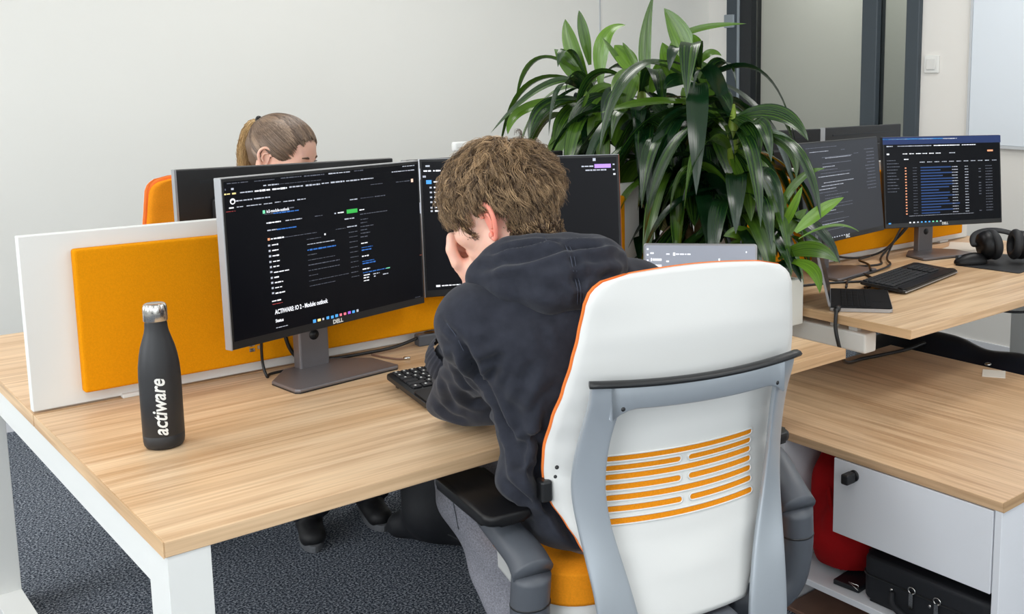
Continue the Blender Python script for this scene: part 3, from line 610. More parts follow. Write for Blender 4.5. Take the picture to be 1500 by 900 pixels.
SB += [(.16+i*.055, .19, .16+i*.055+.042, .19, .011, 'w') for i in range(6)] + [(.55, .19, .60, .19, .01, 'l'), (.17, .25, .21, .25, .012, 'w'), (.88, .175, .93, .175, .018, 'o')]
SB += [(.30+i*.062, .285, .30+i*.062+.04, .285, .010, 'l') for i in range(11)]
for i in range(11): SB.append((.03, .26+i*.034, .08+rnd.uniform(.02, .06), .26+i*.034, .008, 'g'))
for i in range(17):
    y = .345+i*.0315; SB += [(.175, y, .188, y, .012, 'o'), (.24, y, .275, y, .006, 'g'), (.305, y, .305+rnd.uniform(.14, .34), y, .013, 'm'), (.57, y, .62, y, .009, 'l'), (.68, y, .71, y, .009, 'l'), (.86, y, .92, y, .008, 'g')]
    if rnd.random() < .4: SB.append((.80, y, .82, y, .008, 'g'))
SB += [(.20, .875, .75, .872, .004, 'l'), (.03, .945, .05, .945, .014, 'B')] + [(.20+i*.032, .945, .215+i*.032, .945, .014, 'wwlBBBccl'[i]) for i in range(9)]
monitor('dark monitor showing a blue-topped table, beside the headphones', (2.967, .626, 1.0265), -.40, .11, .53, .345, SB, base=(2.975, .705), byaw=-.25, light_edge=0)
# monitors of the far sides, seen from behind
def rear_monitor(label, x, y, yaw, cz, w=.545, h=.355, group=None):
    t, T, w, h = monitor(label, (x, y, cz), PI+yaw, 0, w, h, None, logo=False, light_edge=0)
    B().box(-w*.4, w*.4, .0195, .0215, h/2-.035, h/2-.028, T=T).done('vent_slot', M['frame_k'], t)
    B().box(w/2-.0035, w/2+.0012, 0, .021, -h/2, h/2, T=T).done('side_edge', M['alu'], t)
    return t
rear_monitor('black monitor seen from behind in front of the woman with the ponytail', .625, 1.02, .0, 1.020)
rear_monitor('black monitor back mostly hidden behind the two dark screens', 1.195, 1.02, .06, 1.013)
rear_monitor('black monitor back between the plant and the grey-screened monitor', 2.40, 1.03, -.05, 1.043)
rear_monitor('black monitor back rising behind the blue-topped screen', 3.00, 1.06, .05, 1.043)

wc = thing('webcam', 'small white webcam on top edge of a monitor, just behind the man\'s hair', 'webcam', (1.135, 1.030, 1.1905), rad(180))
B().prism(rrect(-.040, .040, -.012, .012, .010), .014, .040, .006, 3, smooth=True).done('body', M['white'], wc)
B().tube([(0, -.011, .027), (0, -.0145, .027)], .008, 16).done('lens', M['bplast'], wc)
B().box(-.018, .018, -.012, .020, .0, .014, .003, 2).done('clamp', M['white'], wc)

# ------------------------------------------------------------------ bottle
bt = thing('water_bottle', 'black steel water bottle with silver cap standing on the desk', 'bottle', (.133, .437, DH))
prof = [(0, 0), (.026, 0), (.0305, .002), (.0335, .007), (.0345, .014), (.0348, .0255), (.0344, .0262), (.0348, .027), (.0350, .10), (.0350, .135), (.0340, .155), (.0315, .175), (.0280, .192), (.0235, .207), (.0205, .217), (.0190, .226), (.0186, .235)]
B().lathe(prof, 64).done('body', M['bottle'], bt)
B().lathe([(.0186, .232), (.0178, .236), (.0178, .242), (0, .242)], 48).done('neck_ring', M['bplast'], bt)
cp = [(0, .2385), (.0196, .2385), (.0202, .2395), (.0202, .2545)]
b = B(); n = 64
b.lathe(cp, n); b.done('cap', M['steel'], bt)
# fluted upper part of the cap
V = []; F_ = []; rows = [(.0202, .2545, 0), (.0205, .258, .4), (.0203, .264, 1), (.0190, .2685, 1), (.0165, .2705, .5), (.0150, .2700, 0), (0.0005, .2696, 0)]
for r, z, k in rows:
    for i in range(96):
        a = 2*PI*i/96; rr = r*(1-.055*k*(0.5-0.5*math.cos(a*12))); V.append((rr*math.cos(a), rr*math.sin(a), z))
for j in range(len(rows)-1):
    for i in range(96): F_.append((j*96+i, j*96+(i+1) % 96, (j+1)*96+(i+1) % 96, (j+1)*96+i))
raw('cap_grip', V, F_, M['steel'], bt)
lg = text_mesh('logo', 'actiware', .036, M['white'], bt, Matrix.Identity(4), bold=.0007, shear=.28)
xs = [v.co.x for v in lg.data.vertices]; x0, x1 = min(xs), max(xs)
bmt = bmesh.new(); bmt.from_mesh(lg.data); bmesh.ops.subdivide_edges(bmt, edges=bmt.edges, cuts=1); bmesh.ops.triangulate(bmt, faces=bmt.faces); bmt.to_mesh(lg.data); bmt.free()
ca = -1.945   # where on the bottle's girth the lettering sits
for v in lg.data.vertices:
    u = (v.co.x-x0)/(x1-x0)*.108+.030; a = ca-(v.co.y*.95)/.0353
    v.co = (.0353*math.cos(a), .0353*math.sin(a), u)

# ------------------------------------------------------------------ keyboards
def keyboard(label, loc, rz, wd=.44, dp=.13, thick=.016, slope=.05, legend=True, palm=0.):
    t = thing('keyboard', label, 'keyboard', loc, rz)
    T = TR((0, 0, .0075+math.sin(slope)*(dp/2+palm)-.003), rx=slope)
    B().prism(rrect(-wd/2, wd/2, -dp/2-palm, dp/2, .012), 0, thick-.006, .002, 2, T=T).done('case', M['bplast'], t)
    if palm: B().prism(rrect(-wd/2+.004, wd/2-.004, -dp/2-palm+.004, -dp/2-.002, .012), thick-.0065, thick-.002, .002, 3, T=T).done('palm_rest', M['bpad'], t)
    B().box(-wd/2+.004, wd/2-.004, -dp/2-palm-.0008, -dp/2-palm+.003, .001, .005, .001, T=T).done('palm_edge', M['alu'], t)
    ft = B(); ft.box(-wd/2+.02, -wd/2+.05, dp/2-.02, dp/2-.008, -.006, .006); ft.box(wd/2-.05, wd/2-.02, dp/2-.02, dp/2-.008, -.006, .006); ft.done('foot', M['bplast'], t)
    proto = {}; u = .0186; n = 0
    rows = [(0, [1]*15), (1, [1]*13+[2]), (2, [1.5]+[1]*12+[1.5]), (3, [1.75]+[1]*11+[2.25]), (4, [2.25]+[1]*10+[2.75]), (5, [1.25, 1.25, 1.25, 6.2, 1.25, 1.25, 1.25, 1.3])]
    x_start = -wd/2+.012
    def key(x, y, wu):
        nonlocal n
        k = round(wu, 2)
        if k not in proto:
            b = B(); ww = wu*u-.003; b.box(-ww/2, ww/2, -.0077, .0077, 0, .0042, .0016, 2)
            b.mi = 1
            if legend and wu < 1.6: b.quad((-.0035, -.001, .00425), (.0005, -.001, .00425), (.0005, .0045, .00425), (-.0035, .0045, .00425))
            o = b.done('key', [M['bmatte'], txt('w') if False else M['white']], t); proto[k] = o
        else: o = proto[k].copy(); COL.objects.link(o); o.parent = t
        o.matrix_local = T @ TR((x, y, thick-.006)); n += 1
    for r, ws in rows:
        x = x_start; y = dp/2-.014-r*.0188
        sc = 15.0/sum(ws) if sum(ws) > 15.01 or r == 0 else 1
        for wu in ws:
            if n < 78: key(x+wu*u/2, y, wu)
            x += wu*u
    if wd > .40:
        for r in range(1, 6):
            for c in range(4):
                if n < 99: key(x_start+15*u+.03+c*u, dp/2-.014-r*.0188, 1)
    return t
keyboard('black keyboard partly under the seated man\'s arm, near the grey monitor stand', (.812, .408, DH), rad(-4), palm=.085, slope=.09)
keyboard('black keyboard lying in front of the monitors on the right desk', (2.452, .425, DH), rad(11), legend=False, palm=.035, slope=.07)

# ------------------------------------------------------------------ laptops
def laptop(label, loc, rz, w, d, scr_h, ang, scr, content=None, flat=False, silver=True):
    t = thing('laptop', label, 'laptop', loc, rz)
    B().prism(rrect(-w/2, w/2, -d/2, d/2, .01), .001, .0115, .002, 2).done('base', M['alu'], t)
    B().prism(rrect(-w/2+.0015, w/2-.0015, -d/2+.0015, d/2-.0015, .009), .0116, .0136).done('deck', M['lap'], t)
    k = B()
    for r in range(5):
        for c in range(13): k.box(-w/2+.022+c*(w-.044)/13, -w/2+.022+(c+.85)*(w-.044)/13, d/2-.035-r*.018-.015, d/2-.035-r*.018, .0136, .0148, .0006, 1)
    k.done('key_field', M['lap'], t)
    B().prism(rrect(-.05, .05, -d/2+.012, -d/2+.075, .004), .0136, .0139).done('touchpad', M['lap'], t)
    # the screen, hinged at the far edge; ang = opening beyond upright
    T = TR((0, d/2-.004, .012), rx=-ang)
    B().prism(rrect(-w/2, w/2, 0, scr_h, .008), -.007, 0, .002, 2, T=T @ TR(rx=PI/2)).done('lid', M['alu' if silver else 'bmatte'], t)
    T2 = T
    dd = B(); dd.prism(rrect(-w/2+.005, w/2-.005, .012, scr_h-.005, .005), 0, .0006, T=T2 @ TR((0, 0, 0), rx=PI/2)); dsp = dd.done('display', M[scr], t)
    if content:
        c = strips(dsp, w, scr_h, content, -.0010); c.data.transform(T2 @ TR((0, 0, scr_h/2)))
    return t
SL = [(.03, .07, .045, .07, .02, 'w'), (.03, .14, .045, .14, .02, 'w'), (.03, .21, .045, .21, .02, 'w'), (.03, .28, .045, .28, .02, 'w'), (.06, .12, .09, .12, .02, 'w'), (.2, .13, .23, .13, .015, 'w'), (.26, .13, .28, .13, .04, 'w'), (.285, .13, .42, .13, .018, 'w'), (.66, .2, .66+.015, .2, .04, 'w'), (.68, .215, .85, .215, .012, 'w'), (.85, .25, .865, .25, .03, 'w'), (.9, .1, .91, .1, .02, 'w')]
for i in range(6): y = .2+i*.075; SL += [(.065, y, .075, y, .04, 'w'), (.08, y, .16, y, .028, 'w'), (.20, y+.02, .225, y+.02, .02, 'w')]
laptop('open laptop with a pale grey screen behind the white chair back', (1.405, .338, DH), rad(-45), .31, .215, .222, rad(4), 'screen_l', SL)
t = laptop('black laptop on the right desk corner with its screen edge-on, cable plugged in', (2.066, .319, DH), rad(39.8), .28, .185, .185, rad(14), 'screen', None)

# ------------------------------------------------------------------ office chairs
def interp(tab, z):
    if z <= tab[0][0]: return tab[0][1]
    for (a, x), (b, y) in zip(tab, tab[1:]):
        if z <= b: t = (z-a)/(b-a); t = t*t*(3-2*t)*.4+t*.6; return x+(y-x)*t
    return tab[-1][1]
HALF = [(.47, .12), (.56, .160), (.627, .193), (.658, .209), (.695, .229), (.732, .239), (.76, .241), (.794, .242), (.853, .236), (.904, .225), (.956, .216), (1.002, .208), (1.055, .200), (1.075, .192), (1.088, .179), (1.096, .160), (1.1005, .13)]
YC = [(.47, .0), (.55, .010), (.62, .025), (.74, .038), (.82, .026), (.90, .002), (1.0, -.014), (1.1, -.010)]
YE = [(.47, .03), (.60, .052), (.627, .062), (.695, .092), (.745, .098), (.80, .084), (.853, .060), (.904, .038), (.956, .020), (1.0, .010), (1.06, 0.), (1.1, 0.)]
def shell_y(x, z):
    """back face of the backrest: the sides wrap forward, the lumbar zone is pushed forward"""
    c = interp(YC, z); e = interp(YE, z); return c+(e-c)*min(1.2, (x/interp(HALF, min(max(z, .56), 1.05)))**2)
def office_chair(label, loc, rz, front_first=False):
    t = thing('office_chair', label, 'chair', loc, rz)
    # shell and upholstery as lofted sheets with thickness
    zs = [.47+i*(1.1005-.47)/70 for i in range(71)]; NU = 32
    def sheet(name, off_b, off_f, m, grow=0., zlo=0):
        V = []; Fq = []; R = zs[zlo:]
        for side, off in ((0, off_b), (1, off_f)):
            for z in R:
                hwz = interp(HALF, z)+grow
                for i in range(NU+1):
                    u = -1+2*i/NU; x = u*hwz; edge = max(0, abs(u)-.9)/.1
                    zz = z+(grow*(z-.785)/.31)
                    lift = .007*math.sin(PI*.5*(1+u))*max(0, (z-1.0)/.1)   # the top edge is slightly crowned
                    V.append((x, shell_y(x, z)+off-(.006*edge**2 if side == 1 else -.004*edge**2), zz+lift))
        n = len(R); w = NU+1
        for k in range(n-1):
            for i in range(NU):
                a = k*w+i; Fq.append((a, a+1, a+w+1, a+w)); b = n*w+a; Fq.append((b+1, b, b+w, b+w+1))
        for k in range(n-1):
            a = k*w; b = n*w+k*w; Fq.append((a+w, b+w, b, a)); a += NU; b += NU; Fq.append((a, b, b+w, a+w))
        for i in range(NU):
            a = (n-1)*w+i; b = n*w+a; Fq.append((a, a+1, b+1, b)); a = i; b = n*w+i; Fq.append((a+1, a, b, b+1))
        return raw(name, V, Fq, m, t)
    sheet('back_shell', 0, .012, M['shell'])
    sheet('piping', .0125, .0175, M['orange_edge'], .0008)
    sheet('back_upholstery', .0175, .042, M['orange_seat'], -.008)
    # lumbar slots showing the upholstery
    zr = [.7715, .7535, .7365, .7185, .700, .6805, .6590]
    def slot(x0, x1, z):
        b = B(); N = 28; h = .0062; out = []
        def pt(x, dz):
            zc = z+.018*((x/.15)**2)*0+.0; return (x, shell_y(x, zc+dz)-.0012, zc+dz)
        top = []; bot = []
        for i in range(N+1):
            s = .5-.5*math.cos(PI*i/N); x = x0+(x1-x0)*s; e = min(x-x0, x1-x); hh = h*(1 if e >= h else math.sqrt(max(0, 1-(1-e/h)**2)))
            top.append(b.bm.verts.new(pt(x, hh))); bot.append(b.bm.verts.new(pt(x, -hh-.0001)))
        for i in range(N): b.bm.faces.new((bot[i], bot[i+1], top[i+1], top[i]))
        # moulded rim round the slot
        r = B(); loop = [v.co.copy() for v in top]+[v.co.copy() for v in bot[::-1]][1:-1]; loop = [Vector((a.x, a.y, a.z)) for a in loop]
        r.tube(loop, .0017, 6, closed=True); b.done('lumbar_slot', M['orange_seat'], t); return r
    for k, z in enumerate(zr):
        spans = [(-.149, .149)] if k % 2 == 0 else [(-.149, -.010), (.004, .149)]
        for a, b_ in spans:
            slot(a, b_, z).done('slot_rim', M['shell'], t)
    # silver frame: top bar and the two sweeping arms, with the black trim on the bar
    def arm(s):
        OUT = [(.33, .180, -.02), (.40, .186, -.02), (.47, .189, -.012), (.543, .191, 0.), (.582, .196, .014), (.657, .204, .040), (.708, .211, .052), (.757, .212, .053), (.823, .205, .032), (.868, .200, .013), (.90, .199, -.004), (.924, .200, -.008), (.9265, .200, -.008)]
        INN = [(.33, .095, -.02), (.40, .100, -.02), (.47, .106, -.012), (.543, .121, .002), (.582, .130, .009), (.657, .150, .020), (.708, .159, .022), (.757, .163, .018), (.823, .160, .005), (.868, .153, -.014), (.90, .150, -.0225), (.924, .150, -.0225), (.9265, .150, -.0225)]
        V = []; Fq = []; n = 0
        for (z, xo, yo), (_, xi, yi) in zip(OUT, INN):
            w_ = xo-xi; dy = (yo-yi)
            ring = [(xo, yo+.004), (xo-.0015, yo-.003), (xo-.1*w_, yo-.1*dy-.005), (xi+.12*w_, yi+.12*dy-.005), (xi+.001, yi-.002), (xi, yi+.008), (xi+.15*w_, yi+.15*dy+.017), (xo-.10*w_, yo-.1*dy+.017)]
            for x, yy in ring: V.append((s*x, yy, z))
            n += 1
        for k in range(n-1):
            for i in range(8):
                q = (k*8+i, k*8+(i+1) % 8, (k+1)*8+(i+1) % 8, (k+1)*8+i); Fq.append(q if s < 0 else q[::-1])
        Fq.append(tuple(range(8)) if s > 0 else tuple(range(8))[::-1]); q = tuple((n-1)*8+i for i in range(8)); Fq.append(q[::-1] if s > 0 else q)
        o = raw('back_arm', V, Fq, M['silver'], t)
        md = o.modifiers.new('sub', 'SUBSURF'); md.levels = 2; md.render_levels = 2
    arm(-1); arm(1)
    tb = B(); N = 24
    V = []; Fq = []
    for i in range(N+1):
        x = -.168+.336*i/N; y = -.010-.028*(1-(x/.2)**2)+.0005; zt = .925-.006*(1-(x/.2)**2); zb = .886-.006*(1-(x/.2)**2)-.020*max(0, (abs(x)-.125)/.043)**2
        for yy, z in ((y+.012, zt), (y-.005, zt), (y-.0058, zt-.002), (y-.0055, zb+.002), (y-.002, zb-.001), (y+.010, zb)): V.append((x, yy, z))
    for i in range(N):
        for k in range(6): Fq.append((i*6+k, i*6+(k+1) % 6, (i+1)*6+(k+1) % 6, (i+1)*6+k))
    Fq.append((0, 1, 2, 3, 4, 5)); Fq.append(tuple(N*6+k for k in (5, 4, 3, 2, 1, 0)))
    bar = raw('back_crossbar', V, Fq, M['silver'], t)
    tr = B(); tr.tube([(-.203+.406*i/N, -.010-.028*(1-((-.203+.406*i/N)/.2)**2)-.003, .9285-.006*(1-((-.203+.406*i/N)/.2)**2)) for i in range(N+1)], .0062, 8, flat=(1, 1.9)); tr.done('black_trim', M['bplast'], t)
    for x in (-.240,):
        B().box(x-.010, x+.010, .088, .116, .700, .738, .004, 2).done('edge_clip', M['bplast'], t)
    for s in (-1, 1):
        b = B(); b.ball((s*.150, -.024, .884), .005); b.done('bolt', M['bplast'], t)
    b = B(); b.ball((-.236, .052, .775), .0035); b.ball((-.238, .055, .758), .0030); b.done('screw', M['bplast'], t)
    # seat
    sp = rrect(-.245, .245, .066, .52, .09, 10)
    b = B(); b.prism(sp, .505, .565, .022, 4, smooth=True); b.done('seat', M['orange_seat'], t)
    b = B(); b.prism(rrect(-.238, .238, .068, .51, .09, 10), .462, .507, .014, 3, smooth=True); b.done('seat_pan', M['shell'], t)
    # mechanism, gas lift, five-star base, castors
    b = B(); b.box(-.09, .09, -.02, .32, .36, .462, .02, 3); b.tube([(-.165, -.05, .36), (0, .0, .40), (.165, -.05, .36)], .028, 12); b.done('mechanism', M['dgrey'], t)
    b = B(); b.lathe([(0, .09), (.028, .09), (.028, .26), (.02, .262), (.02, .37)], 24, T=TR((0, .2, 0))); b.done('gas_lift', M['bplast'], t)
    for k in range(5):
        a = rad(90+72*k+20); T = TR((0, .2, 0), rz=a)
        b = B(); b.tube([(0, 0, .105), (.12, 0, .100), (.29, 0, .072)], [.034, .028, .019], 10, T=T, flat=(.7, 1)); b.done('base_leg', M['silver'], t)
        b = B(); b.tube([(.29, 0, .075), (.29, 0, .055)], .008, 8, T=T)
        for s in (-1, 1): b.lathe([(0, -.008), (.02, -.009), (.027, -.006), (.027, .006), (.02, .009), (0, .008)], 20, T=T @ TR((.29, s*.013, .0275), rx=PI/2))
        b.done('castor', M['bplast'], t)
    # arm rests: post, sweeping arm and pad
    for s in (-1, 1):
        b = B()
        post = spline([(s*.14, .12, .405), (s*.215, .10, .400), (s*.262, .092, .432), (s*.276, .087, .50), (s*.273, .085, .582)], 7)
        b.tube(post, [.031+.003*min(1, i/10) for i in range(len(post))], 20, flat=(1, 1.0)); b.done('arm_post', M['dgrey'], t)
        b = B(); b.tube([(s*.2755, .086, .528), (s*.2755, .086, .531)], .0352, 22); b.done('post_seam', M['bplast'], t)
        b = B(); ar = spline([(s*.273, .074, .588), (s*.276, .105, .606), (s*.287, .15, .624), (s*.298, .20, .640), (s*.302, .25, .650)], 7)
        b.tube(ar, [.035-.010*i/(len(ar)-1) for i in range(len(ar))], 20, flat=(.85, 1.05)); b.done('arm_beam', M['dgrey'], t)
        b = B(); b.prism(rrect(-.047, .047, -.12, .13, .026, 8), .664, .684, .007, 3, T=TR((.285, .325, 0), rz=rad(14)) if s > 0 else TR((-.306, .232, 0), rz=rad(6)), smooth=True); b.done('arm_pad', M['bpad'], t)
        b = B(); b.tube([(s*.302, .235, .645), (s*.302, .242, .668)], .022, 14); b.done('pad_mount', M['bplast'], t)
    return t
chair = office_chair('white-backed office chair with orange lumbar slots, nearest the camera', (.7511, -.3492, 0), rad(-14))
c2 = dup_tree(chair); c2.location = (.745, 1.93, 0); c2.rotation_euler = (0, 0, rad(176))
c2['label'] = 'orange office chair across the desks, behind the woman with the ponytail'

# ------------------------------------------------------------------ low cabinet with the bags
cab = thing('sideboard', 'low white sideboard with oak top and locked flap, at the right', 'cabinet', (1.528, -.506, 0))
B().box(0, .925, 0, .985, .476, .5, .0015, 1).done('oak_top', M['wood_y'], cab)
B().box(.0, .925, -.0012, 0, .476, .5).done('edge_band', M['wood_edge_x'], cab)
b = B(); b.box(.002, .925, .003, .021, 0, .476, .001, 1); b.box(.002, .925, .648, .666, 0, .476, .001, 1); b.box(.002, .925, .962, .98, 0, .476, .001, 1)
b.box(.907, .925, .021, .962, .1, .476); b.done('carcass', M['white_lam'], cab)
b = B(); b.box(.002, .907, .021, .648, .100, .117, .001, 1); b.done('shelf', M['white_lam'], cab)
b = B(); b.box(.45, .468, .021, .648, .117, .476, .001, 1); b.done('centre_panel', M['white_lam'], cab)
b = B(); b.box(-.0, .018, .024, .477, .277, .473, .001, 1); fl = b.done('flap_door', M['white_lam'], cab)
lk = B(); T = TR((-.0, .412, .444), ry=-PI/2)
lk.lathe([(0, .006), (.008, .006), (.0095, .003), (.0145, .004), (.0145, 0), (0, 0)], 24, T=T); lk.done('lock', M['bplast'], fl)
lk = B(); lk.lathe([(0, .0075), (.006, .0075), (.007, .004)], 20, T=T); lk.done('lock_cylinder', M['steel'], fl)
lk = B(); lk.box(-.006, -.004, .409, .414, .436, .452); lk.box(-.040, -.006, .402, .424, .430, .456, .004, 2); lk.done('key', M['bplast'], fl)
bd = B().box(1.535, 2.40, -.48, .135, 0, .012, .002, 1).done('floor_board', M['wood_dark'])
tag(bd, 'thin brown board lying on the floor beneath the white sideboard shelf', 'board')
# red bag in the open bay
def soft(name, prims, lo, hi, hres, m, parent=None, warp=None, it=3):
    f = Field(lo, hi, hres)
    for p in prims: getattr(f, p[0])(*p[1], **p[2])
    if warp: f.warp(warp)
    V, Q = f.mesh(); V = relax(V, Q, it); return npmesh(name, V, Q, m, parent)
def fold(a, b_, c, amp):
    return lambda X, Y, Z: amp*(np.sin(X*a+np.sin(Y*b_*.6)*1.7+Z*c*.4)*.6+np.sin(Y*b_+np.cos(Z*c)*1.4+X*a*.3)*.4)
rb = thing('bag', 'red fabric bag stuffed in the open bay of the sideboard', 'bag', (1.75, -.02, .117))
o = soft('bag_body', [('ell', ((1.72, .02, .26), (.15, .112, .145)), dict(k=.03)), ('ell', ((1.66, .03, .20), (.09, .095, .085)), dict(k=.03)), ('ell', ((1.70, .045, .37), (.13, .09, .10)), dict(k=.04))],
     (1.5, -.16, .134), (1.93, .137, .47), .006, M['red'], None, fold(52, 60, 34, .010)); o.parent = rb; o.matrix_parent_inverse = TR((1.75, -.02, .117)).inverted()
o = B(); o.tube(spline([(1.60, .0, .20), (1.57, .0, .28), (1.58, .03, .36), (1.66, .05, .33)], 6), .010, 8, flat=(.3, 1)); o = o.done('bag_strap', M['red'], None); o.parent = rb; o.matrix_parent_inverse = TR((1.75, -.02, .117)).inverted()
# dark flat clamp file beside it
cf = thing('clip_folder', 'dark folder with a metal clip lying between red bag and black case', 'folder', (1.635, -.045, .1175), rad(4))
B().box(-.075, .10, -.04, .04, 0, .014, .003, 2).done('cover', M['frame_k'], cf)
b = B(); b.tube([(-.074, -.038, .006), (-.084, -.042, .016), (-.078, -.012, .024), (-.07, -.035, .019)], .0015, 6, closed=True); b.done('clip', M['steel'], cf)
# black case on the shelf
bc = thing('briefcase', 'black nylon briefcase with silver zip pulls on the sideboard shelf', 'bag', (1.60, -.29, .117))
b = B(); b.prism(rrect(-.045, .33, -.188, .188, .03, 6), .002, .118, .014, 4, smooth=True); b.done('case_body', M['bag'], bc)
b = B(); b.tube([(x*1.003+.0, y*1.003, .070) for x, y in rrect(-.046, .33, -.189, .189, .03, 6)], .0028, 6, closed=True); b.done('zip', M['bplast'], bc)
b = B(); b.tube(spline([(-.048, .090, .050), (-.064, .075, .030), (-.074, .03, .018), (-.076, -.02, .016), (-.074, -.07, .018), (-.064, -.115, .030), (-.048, -.13, .050)], 6), .008, 10); b.done('handle', M['bag'], bc)
for y, dz in ((.030, 0), (-.042, .002)):
    b = B(); b.tube([(-.051, y+.010*math.cos(k*PI/6), .078+.008*math.sin(k*PI/6)) for k in range(12)], .0020, 6, closed=True)
    b.prism(rrect(-.0058, .0058, -.044, -.002, .004, 4), -.0016, .0016, T=TR((-.053, y, .074), rx=PI*0, rz=-PI/2) @ TR(rx=PI/2)); b.done('zip_pull', M['steel'], bc)
for y in (.092, -.02, -.132): b = B(); b.ball((-.047, y, .056), (.003, .0045, .0045)); b.done('rivet', M['steel'], bc)
# dark vinyl bag behind the sideboard, under the right desk
vb = thing('duffel_bag', 'big dark navy bag on the floor behind the oak-topped sideboard', 'bag', (2.78, .16, 0))
o = soft('bag_body', [('ell', ((2.66, .46, .28), (.17, .33, .245)), dict(k=.05)), ('ell', ((2.68, .06, .26), (.15, .36, .24)), dict(k=.05)), ('ell', ((2.70, -.2, .24), (.14, .24, .22)), dict(k=.05))], (2.45, -.48, 0.004), (2.95, .83, .6), .012, M['navy'], None, fold(16, 12, 14, .010))
o.parent = vb; o.matrix_parent_inverse = TR((2.78, .16, 0)).inverted()
b = B(); b.ball((2.56, .16, .475), (.012, .012, .006)); b.ball((2.60, -.03, .47), (.01, .01, .006)); o = b.done('snap_button', M['steel']); o.parent = vb; o.matrix_parent_inverse = TR((2.78, .16, 0)).inverted()
pp = tag(B().box(-.05, .03, -.035, .035, 0, .0015, T=TR((2.405, .045, .5005), rz=rad(30))).done('paper_slip', M['paper']), 'small white paper slip on the far edge of the sideboard top', 'paper')

# ------------------------------------------------------------------ people
def frame3(yaw, pitch=0., roll=0.):
    """columns: right, forward, up for a head that faces yaw (from +y towards +x), nods by pitch, tilts by roll"""
    m = Euler((0, 0, -yaw)).to_matrix() @ Euler((-pitch, 0, 0)).to_matrix() @ Euler((0, roll, 0)).to_matrix()
    return np.array([list(r) for r in m])
def head_prims(f, c, R, s=1.0, fem=False, k=.014):
    c = np.array(c); P = lambda x, y, z: c+R @ (np.array([x, y, z])*s)
    E = lambda p, r, kk=k, **kw: f.ell(P(*p), np.array(r)*s, R, kk, **kw)
    Cn = lambda a, b, ra, rb, kk=k, **kw: f.cone(P(*a), P(*b), ra*s, rb*s, kk, **kw)
    E((0, -.014, .026), (.073, .094, .084)); E((0, .022, .030), (.064, .068, .066), .02)
    E((0, .030, -.028), (.056, .058, .074), .025)
    Cn((-.052, -.002, -.050), (-.016, .060, -.088), .019, .016, .02); Cn((.052, -.002, -.050), (.016, .060, -.088), .019, .016, .02)
    E((0, .066, -.092), (.021, .017, .017), .015)
    Cn((-.034, .074, .012), (.034, .074, .012), .0125, .0125, .015)
    Cn((0, .083, .012), (0, .104, -.026), .0075, .0105, .010); E((.011, .094, -.031), (.0085, .011, .008), .006); E((-.011, .094, -.031), (.0085, .011, .008), .006)
    E((.040, .058, -.024), (.021, .024, .020), .02); E((-.040, .058, -.024), (.021, .024, .020), .02)
    E((0, .081, -.056), (.023, .011, .014), .010)
    E((.031, .093, -.002), (.0145, .010, .0085), .008, sub=True); E((-.031, .093, -.002), (.0145, .010, .0085), .008, sub=True)
    E((.030, .0765, -.002), (.0135, .0115, .0105), .004); E((-.030, .0765, -.002), (.0135, .0115, .0105), .004)
    return P
def ear(name, P, R, side, m, parent, s=1.0):
    """outer ear built from a rim tube, bowl and lobe"""
    b = B(); rim = [(0, .004, -.024), (.004, -.004, -.030), (.007, -.010, -.022), (.013, -.017, -.006), (.016, -.020, .010), (.014, -.016, .024), (.009, -.006, .031), (.004, .005, .028), (.001, .010, .018), (0, .009, .008)]
    b.tube(spline([P(side*(.0735+x), -.012+y*1.05, -.010+z*1.05) for x, y, z in rim], 5), .0042*s, 10)
    V = [P(side*(.0735+x*.55-.001), -.012+y*.9, -.010+z*.95) for x, y, z in rim]; cc = P(side*.0745, -.013, -.008)
    vs = [b.bm.verts.new(v) for v in V]; c0 = b.bm.verts.new(cc)
    for i in range(len(vs)): 
        f = b.bm.faces.new((vs[i], vs[(i+1) % len(vs)], c0)) if side > 0 else b.bm.faces.new((vs[(i+1) % len(vs)], vs[i], c0)); f.smooth = True
    b.tube(spline([P(side*(.0735+x), -.012+y, -.010+z) for x, y, z in ((.002, .002, .016), (.008, -.008, .012), (.009, -.011, -.002), (.006, -.006, -.012))], 5), .003*s, 8)
    b.ball(P(side*.0755, -.009, -.033), (.0036*s, .0056*s, .0065*s))
    return b.done(name, m, parent)
def eyes(P, R, parent, s=1.0):
    for side in (-1, 1):
        e = B(); e.ball(P(side*.030, .0790, -.002), .0115*s); e.mi = 1; e.ball(P(side*.030+(.001 if side else 0), .0870, -.003), .0045*s)
        e.done('eye', [M['eye'], M['iris']], parent)
        l = B(); l.tube([P(side*(.030+x), y, z) for x, y, z in ((-.016, .083, .000), (-.008, .0905, .0045), (.0, .0925, .0058), (.008, .0895, .004), (.015, .081, -.001))], .0013*s, 6); l.done('eyelash', M['hair_k'], parent)
        l = B(); l.tube([P(side*(.031+x), y, z) for x, y, z in ((-.017, .0895, .016), (-.004, .0915, .020), (.014, .082, .018))], [.0028*s, .0034*s, .0016*s], 8, flat=(1, .6)); l.done('eyebrow', M['hair_k'], parent)
    return
M['hair_k'] = mat('dark_brown_hair', (86, 62, 44), .6)
